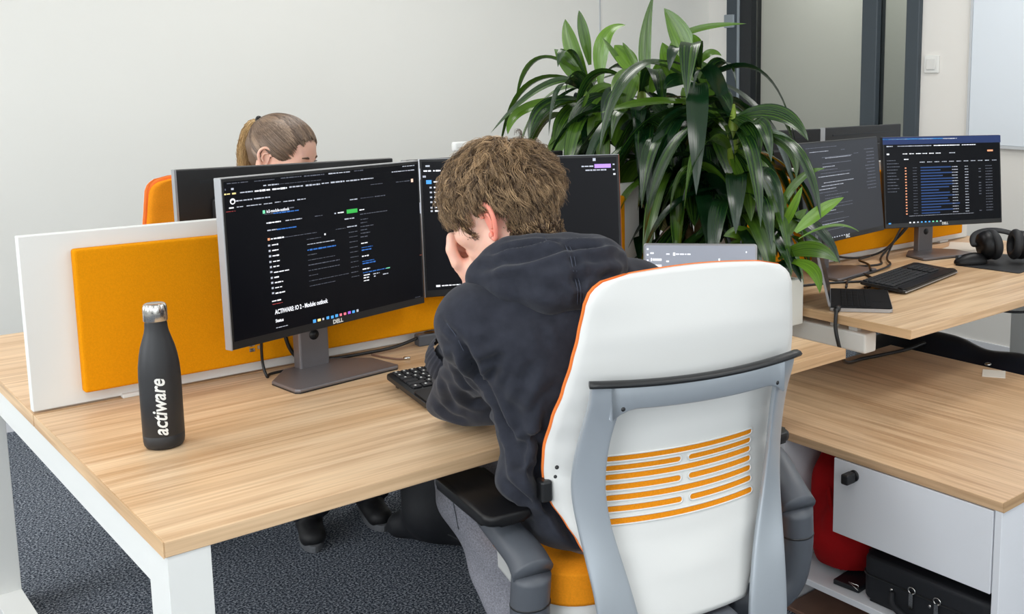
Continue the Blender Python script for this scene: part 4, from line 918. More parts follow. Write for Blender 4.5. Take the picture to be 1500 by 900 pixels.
def strands(name, roots, paths, r, m, parent, tones, n=3):
    """paths: array (N,K,3); tapered little tubes, one mesh"""
    Np, K, _ = paths.shape
    t = np.diff(paths, axis=1); t = np.concatenate([t, t[:, -1:]], 1); t /= np.linalg.norm(t, axis=2, keepdims=True)+1e-9
    a = np.tile(np.array([.31, .52, .79]), (Np, K, 1)); nn = np.cross(t, a); nn /= np.linalg.norm(nn, axis=2, keepdims=True)+1e-9; bb = np.cross(t, nn)
    prof = np.concatenate([[.8], np.linspace(1, .25, K-1)])[None, :, None]*r
    V = np.stack([paths+(nn*math.cos(2*PI*k/n)+bb*math.sin(2*PI*k/n))*prof for k in range(n)], 2)   # N,K,n,3
    idx = np.arange(Np*K*n).reshape(Np, K, n)
    Q = np.stack([idx[:, :-1, :], np.roll(idx, -1, 2)[:, :-1, :], np.roll(idx, -1, 2)[:, 1:, :], idx[:, 1:, :]], -1).reshape(-1, 4)
    o = npmesh(name, V.reshape(-1, 3), Q, m, parent)
    at = o.data.attributes.new('tone', 'FLOAT', 'POINT'); at.data.foreach_set('value', np.repeat(tones, K*n).astype(np.float32)); return o
def setpar(o, p):
    o.parent = p; o.matrix_parent_inverse = p.matrix_world.inverted() if False else Matrix.Translation(p.location).inverted(); return o

def rest_on(V, ch_loc, rz, gap):
    """cloth and body lie against the chair's cushion instead of passing through it"""
    c, s_ = math.cos(-rz), math.sin(-rz); X = V[:, 0]-ch_loc[0]; Y = V[:, 1]-ch_loc[1]; lx = c*X-s_*Y; ly = s_*X+c*Y
    for i in np.where((V[:, 2] > .57) & (V[:, 2] < 1.1) & (np.abs(lx) < .31) & (ly < .20))[0]:
        z = float(V[i, 2]); hw = interp(HALF, z)+.004; ax_ = abs(float(lx[i])); lim = shell_y(min(ax_, hw), z)+gap-max(0., ax_-hw)*1.6
        if ax_ < hw+.07 and ly[i] < lim: ly[i] = lim
    V = V.copy(); V[:, 0] = ch_loc[0]+c*lx+s_*ly; V[:, 1] = ch_loc[1]-s_*lx+c*ly; return V
CHL, CHR = (.7511, -.3492), rad(-14)
# ---- the seated man in the hoodie
MAN = thing('person', 'person in a black hoodie with curly brown hair, seen from behind, hand on chin', 'person', (.75, -.15, 0))
HC = np.array([.592, -.006, 1.180]); HR = frame3(rad(-27), rad(16), rad(-4))
WR = np.array([.576, .058, 1.036])            # left wrist
EL = np.array([.590, .165, .800])             # left elbow
LS = np.array([.497, -.075, .998]); RS = np.array([.775, -.148, 1.000])
NB = np.array([.622, -.095, 1.040])           # base of the neck
f = Field((.40, -.34, .03), (1.05, .42, 1.32), .0036)
P = head_prims(f, HC, HR)
f.cone(P(0, -.030, -.045), NB, .050, .050, .03)
f.cone(NB, (.74, -.13, .75), .065, .075, .05); f.cone(LS, RS, .042, .042, .03); f.cone((.69, -.15, .65), (.84, -.19, .65), .085, .085, .05)
f.chain([LS, EL], [.038, .030], .02); f.chain([EL, WR], [.031, .024], .02)
RE = np.array([.93, .12, .79]); RW = np.array([.80, .30, .775])
f.chain([RS, RE], [.038, .030], .02); f.chain([RE, RW], [.030, .026], .02)
# legs
LHIP, LK, LA = (.690, -.145, .635), (.625, .170, .600), (.735, .045, .11)
RHIP, RK, RA = (.850, -.185, .635), (.900, .170, .600), (.905, .200, .11)
for h_, k_, a_ in ((LHIP, LK, LA), (RHIP, RK, RA)): f.chain([h_, k_, a_], [.075, .055, .04], .03); f.cone(a_, (a_[0], a_[1]+.10, .06), .036, .03, .02)
# left hand: palm below the cheek, fingers curled against it
def W3(u, v, d): return CAM_LOC_NP+d*np.array(PIX(u, v))
CAM_LOC_NP = np.array(list(CAM_LOC))
def PIX(u, v):
    x, y = (u-PPX)/F_PX, (v-PPY)/F_PX; return [rt[i]*x-up[i]*y+fw[i] for i in range(3)]
fing = [[(670, 386, 1.905), (661, 366, 1.900), (662, 348, 1.905), (676, 347, 1.915)],
        [(672, 388, 1.928), (662, 368, 1.926), (664, 352, 1.930), (677, 354, 1.935)],
        [(674, 391, 1.950), (664, 373, 1.950), (667, 359, 1.953), (680, 363, 1.950)],
        [(677, 394, 1.970), (668, 381, 1.970), (672, 369, 1.970), (684, 373, 1.965)]]
FN = []; palm = W3(690, 396, 1.925); f.cone(WR, palm, .024, .020, .012)
for fi in fing:
    p = [W3(*q) for q in fi]; FN.append(p); f.cone(palm, p[0], .0165, .0112, .010); f.chain(p, [.0112, .0102, .0098, .0088], .0022)
th = [W3(703, 384, 1.895), W3(697, 371, 1.880), W3(690, 358, 1.875), W3(683, 347, 1.880)]
f.cone(palm, th[0], .019, .014, .008); f.chain(th, [.0135, .0120, .0108, .0092], .0022)
# right hand resting on the desk behind the body
rp = RW+np.array([-.045, .035, -.004]); f.cone(RW, rp, .024, .026, .012)
for k in range(4):
    a = rp+np.array([-.018+.013*k-.012, .018+.010*k, .004]); d = np.array([-.6, .8, 0])
    f.chain([a, a+d*.034+np.array([0, 0, .004]), a+d*.056+np.array([0, 0, -.006]), a+d*.072+np.array([0, 0, -.018])], [.0098, .0090, .0082, .0074], .003)
f.chain([rp+np.array([-.02, -.01, .0]), rp+np.array([-.052, -.004, -.002]), rp+np.array([-.072, .012, -.008])], [.011, .0098, .0085], .004)
V, Q = f.mesh(); V = relax(V, Q, 2, .45)
V = rest_on(V, CHL, CHR, .066); body = setpar(npmesh('body', V, Q, M['skin']), MAN)
for side in (-1, 1): setpar(ear('ear', P, HR, side, M['ear'], None), MAN)
e0 = set(bpy.data.objects); eyes(P, HR, None)
for o in set(bpy.data.objects)-e0: setpar(o, MAN)
b = B(); b.tube(spline([P(x, y, z) for x, y, z in ((-.021, .082, -.057), (-.008, .0925, -.0545), (0, .0935, -.0555), (.008, .0925, -.0545), (.021, .082, -.057))], 5), [.0012]+[.0032]*19+[.0012], 8, flat=(1.2, .8)); setpar(b.done('lips', M['lip']), MAN)
b = B(); q = th[-1]; b.ball(q+np.array([-.003, -.006, .004]), (.006, .004, .007)); setpar(b.done('thumb_nail', M['nail']), MAN)

# hair: an under-layer and several thousand wavy strands
f = Field(HC-.14, HC+.14, .004)
P2 = lambda x, y, z: HC+HR @ np.array([x, y, z])
f.ell(P2(0, -.014, .034), (.077, .098, .085), HR, .01); f.ell(P2(0, .018, .048), (.068, .074, .062), HR, .02)
f.cone(P2(0, -.050, -.030), P2(0, -.044, -.075), .047, .046, .03)
f.ell(P2(0, .085, -.040), (.085, .075, .078), HR, .012, sub=True)       # clear the face
f.ell(P2(.085, .012, -.045), (.040, .040, .050), HR, .01, sub=True); f.ell(P2(-.085, .012, -.045), (.040, .040, .050), HR, .01, sub=True)
V, Q = f.mesh(); V = relax(V, Q, 3)
rs = np.random.RandomState(4)
lump = lambda V, k, a: V+a*np.stack([np.sin(V[:, 1]*k+V[:, 2]*k*.7), np.sin(V[:, 2]*k+V[:, 0]*k*.8), np.sin(V[:, 0]*k+V[:, 1]*k*.9)], 1)
hc = npmesh('hair', lump(V, 110, .0022), Q, M['hair']); at = hc.data.attributes.new('tone', 'FLOAT', 'POINT'); at.data.foreach_set('value', np.full(len(V), .12, np.float32)); setpar(hc, MAN)
def scalp_strands(NG, per, C, R, ax, keep, lenf, seed, curl, lift, flow, hug=.10, nape=True):
    """locks: NG wavy guides, each with `per` hairs"""
    rs = np.random.RandomState(seed); cen = np.array([0, -.012, .032]); ax = np.array(ax)
    d = rs.normal(size=(NG*5, 3)); d /= np.linalg.norm(d, axis=1, keepdims=True)
    loc = d*ax+cen; ok = keep(loc, d); loc = loc[ok][:NG]; d = d[ok][:NG]; n = len(loc); low = (loc[:, 2] < -.005) & (loc[:, 1] < -.01); loc[:, 2] = np.where(low, loc[:, 2]*1.45, loc[:, 2]); sb = (loc[:, 2] < .014) & (loc[:, 1] > .012); loc[:, 0] = np.where(sb, loc[:, 0]*(1+.30*np.clip((.014-loc[:, 2])/.04, 0, 1)), loc[:, 0])
    m_ = int(n*.22); a_ = rs.uniform(-1.75, 1.75, m_); dn = np.stack([np.sin(a_), -np.cos(a_), 0*a_], 1); ln = np.stack([.054*np.sin(a_), -.044-.050*np.cos(a_), rs.uniform(-.100+.012*np.abs(a_), -.015, m_)], 1)
    if nape: loc = np.concatenate([loc, ln]); d = np.concatenate([d, dn]); n = len(loc)
    nk = (np.arange(n) >= n-m_) if nape else np.zeros(n, bool)
    L = lenf(loc, rs)[:, None]; K = 14; p = loc+d*.002; fl = flow(loc, rs); fl = fl-d*(fl*d).sum(1, keepdims=True)*.9
    fl /= np.linalg.norm(fl, axis=1, keepdims=True)+1e-9; dirv = d*lift+fl; dirv /= np.linalg.norm(dirv, axis=1, keepdims=True)
    ph = rs.uniform(0, 2*PI, n); turn = rs.uniform(.7, 1.3, n)*L[:, 0]/.030*2*PI*.75; path = [p.copy()]
    for k in range(1, K):
        t = k/(K-1); p = p+dirv*L/(K-1)
        q = (p-cen)/ax; rr = np.linalg.norm(q, axis=1, keepdims=True); lo = 1.03+hug*math.sin(min(1, t*1.4)*PI/2)*np.clip(L/.05, .3, 1.2)
        p = np.where((rr < lo) & ~nk[:, None], p+(lo-rr)*.8*(q/rr)*ax, p); out_ = (q/rr); nd = dirv+fl*.10-out_*.16*np.clip((rr-lo)*12, 0, 2)+np.array([0, 0, -.05]); dirv = nd/np.linalg.norm(nd, axis=1, keepdims=True)
        side = np.cross(out_, dirv); side /= np.linalg.norm(side, axis=1, keepdims=True)+1e-9
        w = (ph+turn*t)[:, None]; amp = curl*np.clip(L/.045, .25, 1.1)*math.sin(min(1, t*1.6)*PI/2)
        path.append(p+side*np.sin(w)*amp+out_*(np.cos(w)+.4)*amp*.8)
    G = np.stack(path, 1)                                     # n,K,3
    off = rs.normal(size=(n, per, 1, 3))*.0026; tt = np.linspace(0, 1, K)[None, None, :, None]
    A = G[:, None]+off*(1.25-.75*tt)+rs.normal(size=(n, per, 1, 3))*.0030*tt**2
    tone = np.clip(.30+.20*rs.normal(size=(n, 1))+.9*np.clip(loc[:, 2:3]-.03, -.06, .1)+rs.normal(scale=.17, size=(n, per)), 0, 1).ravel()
    return C+A.reshape(-1, K, 3) @ R.T, tone
def keep_man(l, d):
    x, y, z = l.T
    hairline = z > (.052+.0*y)                        # forehead
    back = (y < .020) & (z > -.030-.0*y) | (y < -.030) & (z > -.062)
    side = (y < .045) & (z > .018) | ((y < .056) & (y > .020) & (z > -.034))
    ear_ = (np.abs(x) > .045) & (y > -.034) & (y < .022) & (z < .022)
    return (hairline | back | side) & ~ear_ & ~((y > .075) & (z < .050))
def len_man(l, rs):
    x, y, z = l.T; top = np.clip((z+.01)/.07, 0, 1); return (.015+.032*top+.012*np.clip(y/.08, 0, 1))*rs.uniform(.7, 1.25, len(l))*np.where((np.abs(x) > .05) & (np.abs(y) < .04) & (z < .05), .6, 1)
def flow_man(l, rs):
    """whorl at the crown, brushed forward and to the sides"""
    x, y, z = l.T; cx_, cy_ = x-.012, y+.045; top = np.clip((z-.02)/.07, 0, 1)[:, None]
    rad_ = np.stack([cx_, cy_, 0*z], 1); rad_ /= np.linalg.norm(rad_, axis=1, keepdims=True)+1e-6; tan = np.stack([-rad_[:, 1], rad_[:, 0], 0*z], 1)
    down = np.stack([0*x, .12+.5*np.clip((y+.02)/.05, -1, 1)*.5, -1+0*z], 1)
    return down*(1-top)+(rad_+tan*.45+np.array([0, .35, 0]))*top+rs.normal(scale=.30, size=l.shape)
A, tone = scalp_strands(1500, 11, HC, HR, (.0785, .100, .088), keep_man, len_man, 8, .0040, .22, flow_man, .075)
setpar(strands('hair_strands', None, A, .00060, M['hair'], None, tone), MAN)

# hoodie
def on_surface(obj, pts, off=.0006):
    dg = bpy.context.evaluated_depsgraph_get(); dg.update(); out = []
    for u, v in pts:
        d = Vector(PIX(u, v)).normalized(); mi = obj.matrix_world.inverted()
        hit, loc_, n_, _ = obj.ray_cast(mi @ CAM_LOC, (mi.to_3x3() @ d).normalized())
        if hit: out.append(obj.matrix_world @ loc_ + n_*off)
    return out
def press_folds(obj, folds):
    """folds: (list of points, width, depth, ridge): grooves pressed along the normals, with a raised lip beside each"""
    bpy.context.view_layer.update(); me = obj.data; n = len(me.vertices); V = np.empty(n*3, np.float32); me.vertices.foreach_get('co', V); V = V.reshape(-1, 3).astype(float)
    Nn = np.empty(n*3, np.float32); me.vertices.foreach_get('normal', Nn); Nn = Nn.reshape(-1, 3).astype(float); D = np.zeros(n); mi = obj.matrix_world.inverted()
    for pts, w, dep, rdg in folds:
        q = on_surface(obj, pts, 0)
        if len(q) < 2: continue
        q = [mi @ p for p in spline(q, 5)]; q = np.array([list(p) for p in q]); best = np.full(n, 9.); tt = np.zeros(n)
        m = ((V > q.min(0)-5*w) & (V < q.max(0)+5*w)).all(1); Vm = V[m]; bm_ = best[m]; tm = tt[m]
        for i in range(len(q)-1):
            ab = q[i+1]-q[i]; t = np.clip(((Vm-q[i]) @ ab)/(ab @ ab+1e-12), 0, 1); d = np.linalg.norm(Vm-q[i]-t[:, None]*ab, axis=1); c = d < bm_; bm_[c] = d[c]; tm[c] = (i+t[c])/(len(q)-1)
        s_ = np.clip(np.sin(PI*np.clip(tm*.92+.04, 0, 1))*1.6, 0, 1); D[m] += s_*(-dep*np.exp(-(bm_/w)**2)+rdg*dep*np.exp(-((bm_-2.1*w)/(.9*w))**2))
    V += Nn*D[:, None]; me.vertices.foreach_set('co', V.astype(np.float32).ravel()); me.update()
def W4(u, v, d): return tuple(W3(u, v, d))
CR = np.array([[math.cos(rad(-14)), -math.sin(rad(-14)), 0], [math.sin(rad(-14)), math.cos(rad(-14)), 0], [0, 0, 1]])
f = Field((.33, -.50, .56), (1.12, .42, 1.22), .0050)
f.ell((.769, -.138, .655), (.200, .130, .12), CR, .03)
f.ell((.655, -.155, .70), (.135, .105, .10), CR, .05)
for a, b_, ra, rb in (((.680, -.130, .70), (.570, -.110, .965), .120, .105), ((.845, -.160, .70), (.745, -.160, .975), .115, .105), ((.760, -.145, .72), (.655, -.140, .98), .125, .110)): f.cone(a, b_, ra, rb, .05)
f.cone(LS, RS, .068, .060, .05); f.cone((.60, -.085, 1.055), (.70, -.115, 1.06), .066, .066, .05)
f.cone(LS, (.565, .010, .925), .072, .072, .020); f.chain([(.553, -.015, .945), (.588, .125, .815), ], [.074, .064], .02)
f.cone((.590, .150, .803), (.585, .175, .80), .056, .050, .02)
f.chain([(.590, .160, .805), (.583, .145, .885)], [.052, .044], .02)
f.cone((.625, .055, .825), (.60, .13, .80), .060, .055, .03)
f.chain([RS, (.90, .02, .90), (.925, .125, .80)], [.078, .066, .056], .03); f.chain([(.925, .125, .80), (.82, .28, .782)], [.054, .040], .02)
f.ell((.590, -.130, .735), (.085, .085, .075), CR, .035)
def cloth(X, Y, Z):
    v = .0030*np.sin(X*31+2*np.sin(Z*19)+Y*11)*np.sin(Z*37+Y*23+1.5*np.sin(X*21))
    v += .0016*np.sin(X*95+3*np.sin(Z*40+X*20)+Z*60)*np.clip(.4+np.sin(X*13+Z*17+Y*9), 0, 1)
    low = np.clip((.84-Z)/.14, 0, 1); v += .0075*low*np.sin(Z*62+5*X+2.2*np.sin(X*17+Y*13))
    sl = np.clip((Y+.02)/.1, 0, 1)*np.clip((1.0-Z)/.1, 0, 1); v += .0065*sl*np.sin((Z*1.0+Y*.7)*60+X*25)
    return v
f.warp(cloth); V, Q = f.mesh(); V = relax(V, Q, 2, .5)
V = relax(rest_on(V, CHL, CHR, .047), Q, 5, .5); V = rest_on(V, CHL, CHR, .044); hoodie = setpar(npmesh('hoodie', V, Q, M['hoodie']), MAN)
press_folds(hoodie, [
    ([(668, 494), (680, 517), (692, 538), (702, 553), (713, 565)], .010, .016, .45), ([(634, 458), (646, 470), (659, 483), (669, 496)], .006, .004, .5),
    ([(713, 565), (722, 583), (731, 603), (738, 622)], .010, .008, .3), ([(716, 556), (724, 541), (733, 526)], .008, .007, .7), ([(706, 530), (721, 526), (738, 520)], .008, .006, .7),
    ([(733, 607), (746, 632), (760, 655), (771, 684)], .010, .012, .6), ([(762, 660), (776, 646), (792, 632)], .009, .008, .7), ([(758, 600), (768, 570), (778, 543)], .009, .005, .6),
    ([(770, 610), (795, 583), (818, 563)], .010, .005, .6), ([(792, 480), (797, 494), (801, 508)], .008, .003, .5), ([(746, 650), (758, 676), (774, 694)], .008, .009, .7),
    ([(720, 640), (730, 665), (733, 690)], .010, .009, .7), ([(736, 700), (756, 722), (780, 742)], .010, .009, .6), ([(722, 715), (748, 745), (772, 768)], .010, .008, .6),
    ([(650, 556), (656, 578), (663, 600)], .009, .005, .6), ([(676, 572), (700, 588), (727, 598)], .010, .008, .6), ([(668, 540), (680, 560), (695, 572)], .009, .007, .6),
    ([(640, 520), (650, 530), (662, 545)], .008, .005, .6), ([(655, 500), (664, 520), (676, 545)], .009, .006, .6), ([(690, 500), (705, 505), (722, 500)], .008, .004, .6),
    ([(745, 470), (790, 462), (830, 470)], .012, .004, .5), ([(640, 590), (660, 610), (685, 617)], .009, .006, .5), ([(750, 560), (765, 552), (785, 530)], .009, .004, .6),
    ([(790, 690), (797, 720), (796, 760)], .010, .007, .5), ([(745, 585), (760, 620), (785, 660)], .012, .005, .5)])
# hood lying on the shoulders
f = Field((.38, -.42, .96), (.95, .12, 1.23), .0045)
rim = [W3(708, 400, 1.800), W3(726, 381, 1.800), W3(748, 368, 1.800), W3(785, 366, 1.800), W3(830, 368, 1.815), W3(872, 370, 1.84), W3(902, 376, 1.87)]
f.chain(rim, [.020, .022, .022, .024, .026, .026, .020], .025)
f.chain([W3(702, 412, 1.80), W3(750, 420, 1.772), W3(805, 424, 1.755), W3(858, 415, 1.765), W3(895, 385, 1.83)], [.014, .030, .036, .034, .028], .03)
f.chain([W3(712, 402, 1.80), W3(760, 398, 1.775), W3(815, 395, 1.765), W3(870, 388, 1.79)], [.020, .034, .040, .036], .03)
f.chain([W3(740, 400, 1.82), W3(820, 405, 1.80), W3(880, 395, 1.85)], [.030, .045, .035], .03)
def cloth2(X, Y, Z):
    v = .0020*np.sin(X*40+2*np.sin(Z*35)+Y*22)
    return v
f.warp(cloth2); V, Q = f.mesh(); V = relax(V, Q, 2, .5)
hood = npmesh('hood', V, Q, M['hoodie']); hood.parent = hoodie
press_folds(hood, [([(694, 392), (725, 388), (767, 380), (800, 370), (827, 363), (870, 360), (908, 362)], .008, .009, .7), ([(728, 372), (760, 362), (790, 358), (833, 358), (880, 360)], .007, .007, .6),
    ([(838, 366), (841, 385), (845, 405), (849, 430), (850, 448)], .007, .006, .6), ([(832, 410), (860, 408), (900, 398)], .009, .010, .7), ([(745, 405), (790, 420), (830, 425)], .012, .005, .5),
    ([(860, 385), (885, 382), (912, 378)], .008, .006, .6), ([(862, 430), (878, 418), (895, 405)], .008, .007, .6), ([(710, 402), (740, 412), (765, 430)], .010, .005, .5)])
# double seam down the hood and the shoulder seam, laid on the cloth
bpy.context.view_layer.update()
for pts in ([(828, 360), (835, 376), (840, 398)], [(834, 361), (841, 377), (845, 398)], [(842, 408), (846, 425), (846, 446)], [(847, 408), (851, 425), (851, 446)], [(796, 347), (800, 352), (803, 357)]):
    q = on_surface(hood, pts, .0004)
    if len(q) > 1: o = B(); o.tube(spline(q, 5), .0009, 6); o = o.done('hood_seam', M['hood_in']); o.parent = hood
q = on_surface(hoodie, [(638, 458), (655, 474), (668, 492), (678, 512), (690, 534)], .0004)
if len(q) > 2: o = B(); o.tube(spline(q, 5), .0009, 6); o = o.done('sleeve_seam', M['hood_in']); o.parent = hoodie
# ribbed cuff of the pushed-up sleeve
b = B(); c0 = np.array([.578, .168, .862]); c1 = np.array([.566, .118, .915])
cz = Vector(c1-c0).normalized().to_track_quat('Z', 'Y').to_matrix().to_4x4(); N = 120
Vv = []; Fv = []; K = 8
for k in range(K+1):
    t = k/K; r = .050-.008*t+.004*math.sin(PI*t)
    for i in range(N):
        a = 2*PI*i/N; rr = r+.0011*math.cos(a*30); v = Matrix.Translation(c0) @ cz @ Vector((rr*math.cos(a), rr*math.sin(a), t*.055)); Vv.append(v)
for k in range(K):
    for i in range(N): Fv.append((k*N+i, k*N+(i+1) % N, (k+1)*N+(i+1) % N, (k+1)*N+i))
o = raw('sleeve_cuff', Vv, Fv, M['hoodie']); o.parent = hoodie
# jeans
f = Field((.48, -.46, .04), (1.05, .34, .74), .006)
f.ell((.769, -.160, .655), (.185, .125, .09), CR, .03)
for h_, k_, a_ in ((LHIP, LK, LA), (RHIP, RK, RA)):
    a2 = (a_[0], a_[1], .13); f.chain([h_, k_], [.094, .077], .02); f.chain([k_, (k_[0]*.5+a2[0]*.5, k_[1]*.5+a2[1]*.5-.01, k_[2]*.5+.06), a2], [.077, .069, .058], .02)
f.warp(lambda X, Y, Z: .004*np.sin(Z*48+X*20+2*np.sin(Y*30))*np.clip((Y-.02)/.1, .25, 1)+.0015*np.sin(X*70+Z*50))
V, Q = f.mesh(); V = relax(V, Q, 2)
V = rest_on(V, CHL, CHR, .056); jn = setpar(npmesh('jeans', V, Q, M['jeans']), MAN)
bpy.context.view_layer.update()
q = on_surface(jn, [(662, 716), (664, 735), (668, 755), (672, 775)], .0006)
if len(q) > 2: o = B(); o.tube(spline(q, 5), .0012, 6); o = o.done('jeans_seam', M['dgrey']); o.parent = jn
def shoe(name, x, y, rz, m, parent, L=.285):
    f = Field((-.06, -.11, 0), (.06, .21, .13), .005)
    f.cone((0, -.055, .035), (0, .13, .030), .036, .038, .02, flat=((0, 0, 1), .8)); f.cone((0, -.045, .075), (0, .03, .065), .036, .034, .03); f.ell((0, -.04, .105), (.022, .03, .03), None, .012, sub=True)
    V, Q = f.mesh(); V = relax(V, Q, 2); o = npmesh(name, V, Q, m); o.data.transform(TR((x, y, .004), rz=rz))
    s = B().prism([(.036*math.cos(a)*(1.05 if math.sin(a) > 0 else .9), .045+.135*math.sin(a)) for a in [2*PI*k/28 for k in range(28)]], 0, .022, .004, 2, T=TR((x, y, 0), rz=rz)).done('sole', M['sole']); s.parent = o
    l = B()
    for k in range(4): l.tube([(-.022, .02+k*.02, .078-k*.008), (.0, .022+k*.02, .088-k*.009), (.022, .02+k*.02, .078-k*.008)], .0022, 6, T=TR((x, y, .004), rz=rz))
    l = l.done('laces', m); l.parent = o
    setpar(o, parent); return o
shoe('shoe', LA[0], LA[1]+.03, rad(4), M['shoe'], MAN); shoe('shoe', RA[0], RA[1]+.03, rad(-6), M['shoe'], MAN)

# ---- the woman across the desks
WOM = thing('person', 'person with a blond ponytail looking down behind the black monitor back', 'person', (.80, 1.60, 0))
WC = np.array([.800, 1.480, 1.186]); WRm = frame3(rad(141), rad(18), rad(2))
f = Field((.52, 1.15, .03), (1.12, 2.02, 1.32), .0055)
P = head_prims(f, WC, WRm, .94)
NB2 = np.array([.80, 1.59, 1.01]); f.cone(P(0, -.028, -.05), NB2, .045, .052, .03)
f.cone(NB2, (.78, 1.74, .72), .09, .11, .05); f.cone((.65, 1.60, .96), (.95, 1.62, .96), .05, .05, .05); f.cone((.70, 1.78, .63), (.86, 1.78, .63), .10, .10, .05)
for s in (-1, 1):
    cx = .80+s*.16; sh = (cx, 1.61, .955); el = (cx+s*.05, 1.46, .800); wr = (cx-s*.03, 1.27, .775)
    f.chain([sh, el, wr], [.045, .036, .024], .02); pm = np.array([wr[0]-s*.01, wr[1]-.045, .765]); f.cone(wr, pm, .022, .024, .012)
    for k in range(4):
        a = pm+np.array([(-.024+.016*k), -.018, .002]); f.chain([a, a+np.array([0, -.032, .004]), a+np.array([0, -.052, -.004]), a+np.array([0, -.064, -.014])], [.0088, .008, .0074, .007], .003)
    f.chain([pm+np.array([-s*.02, .0, 0]), pm+np.array([-s*.042, -.02, -.004]), pm+np.array([-s*.05, -.042, -.01])], [.010, .009, .008], .003)
    hp, kn, an = (.78+s*.08, 1.78, .62), (.80+s*.09, 1.40, .60), (.92+s*.10, 1.50, .11)
    f.chain([hp, kn, an], [.07, .055, .04], .03); f.cone(an, (an[0], an[1]-.035, .05), .026, .02, .02)
V, Q = f.mesh(); V = relax(V, Q, 2, .45); setpar(npmesh('body', V, Q, M['skin']), WOM)
for side in (-1, 1): setpar(ear('ear', P, WRm, side, M['skin'], None, .95), WOM)
e0 = set(bpy.data.objects); eyes(P, WRm, None, .95)
for o in set(bpy.data.objects)-e0: setpar(o, WOM)
# top, trousers, shoes
f = Field((.50, 1.30, .56), (1.12, 1.98, 1.10), .007)
f.cone((.70, 1.75, .68), (.70, 1.64, .93), .115, .10, .05); f.cone((.86, 1.75, .68), (.88, 1.64, .93), .115, .10, .05); f.cone((.64, 1.61, .955), (.96, 1.61, .955), .064, .064, .04)
f.cone((.79, 1.60, .97), (.79, 1.585, 1.04), .066, .060, .03)
for s in (-1, 1):
    cx = .80+s*.16; f.chain([(cx, 1.61, .955), (cx+s*.05, 1.46, .800), (cx-s*.02, 1.32, .782)], [.062, .050, .040], .02)
f.warp(fold(30, 26, 34, .004)); V, Q = f.mesh(); V = relax(V, Q, 2); setpar(npmesh('sweater', V, Q, M['djeans']), WOM)
f = Field((.55, 1.28, .05), (1.18, 1.96, .74), .009); f.ell((.78, 1.79, .64), (.17, .13, .09), None, .03)
for s in (-1, 1):
    hp, kn, an = (.78+s*.08, 1.78, .62), (.80+s*.09, 1.40, .60), (.92+s*.10, 1.50, .075); f.chain([hp, kn, an], [.088, .074, .066], .02)
V, Q = f.mesh(); V = relax(V, Q, 2); setpar(npmesh('trousers', V, Q, M['djeans']), WOM)
shoe('shoe', .82, 1.50, PI-.3, M['shoe'], WOM); shoe('shoe', 1.02, 1.50, PI-.2, M['shoe'], WOM)
# dark collar
b = B(); ring = [(NB2[0]+.064*math.cos(a)-.004, NB2[1]+.062*math.sin(a)+.012, 1.055+.022*math.sin(a)) for a in [2*PI*k/30 for k in range(30)]]
b.tube(ring, .020, 12, closed=True); setpar(b.done('collar', M['djeans']), WOM)
# hair drawn back to the ponytail
f = Field(WC-.15, WC+.15, .0045)
Pw = lambda x, y, z: WC+WRm @ (np.array([x, y, z])*.94)
f.ell(Pw(0, -.014, .030), np.array((.0765, .0965, .086))*.94, WRm, .01); f.ell(Pw(0, .018, .036), np.array((.062, .068, .060))*.94, WRm, .02); f.cone(Pw(0, -.075, .0), Pw(0, -.070, -.035), .045, .036, .03)
f.ell(Pw(0, .125, .000), np.array((.115, .085, .078))*.94, WRm, .006, sub=True)
for q_ in (-1, 1): f.ell(Pw(q_*.085, .020, -.050), (.038, .036, .048), WRm, .01, sub=True)
V, Q = f.mesh(); V = relax(V, Q, 3); hw = npmesh('hair', V, Q, M['hair_w']); at = hw.data.attributes.new('tone', 'FLOAT', 'POINT'); at.data.foreach_set('value', np.full(len(V), .25, np.float32)); setpar(hw, WOM)
# combed strands over the cap towards the knot
knot = np.array([0, -.098, .074])
rs = np.random.RandomState(2); d = rs.normal(size=(16000, 3)); d /= np.linalg.norm(d, axis=1, keepdims=True); ax = np.array((.0795, .1035, .090)); lo = d*ax+np.array([0, -.012, .031])
x, y, z = lo.T; face = (x/.115)**2+((y-.125)/.085)**2+(z/.078)**2 < 1.0+.10*np.sin(x*300)+.06*np.sin(y*410); ok = ~face & (z > -.060+.02*(y > 0)) & ~((np.abs(x) > .045) & (y > -.032) & (y < .024) & (z < .016)) & ~((y > .02) & (z < -.005)); lo = lo[ok][:9000]
K = 10; path = []; 
for k in range(K):
    t = k/(K-1); p = lo*(1-t*.9)+knot*(t*.9); q = (p-np.array([0, -.012, .031]))/ax; rr = np.linalg.norm(q, axis=1, keepdims=True); q = q/rr*(1.022+.010*np.sin(lo[:, :1]*300+lo[:, 2:]*120)); path.append((q*ax+np.array([0, -.012, .031]))*.94)
A = WC+np.stack(path, 1) @ WRm.T; tone = np.clip(.45+.3*np.sin(lo[:, 0]*260+lo[:, 2]*90)+rs.normal(scale=.18, size=len(lo)), 0, 1)
setpar(strands('hair_strands', None, A, .0009, M['hair_w'], None, tone), WOM)
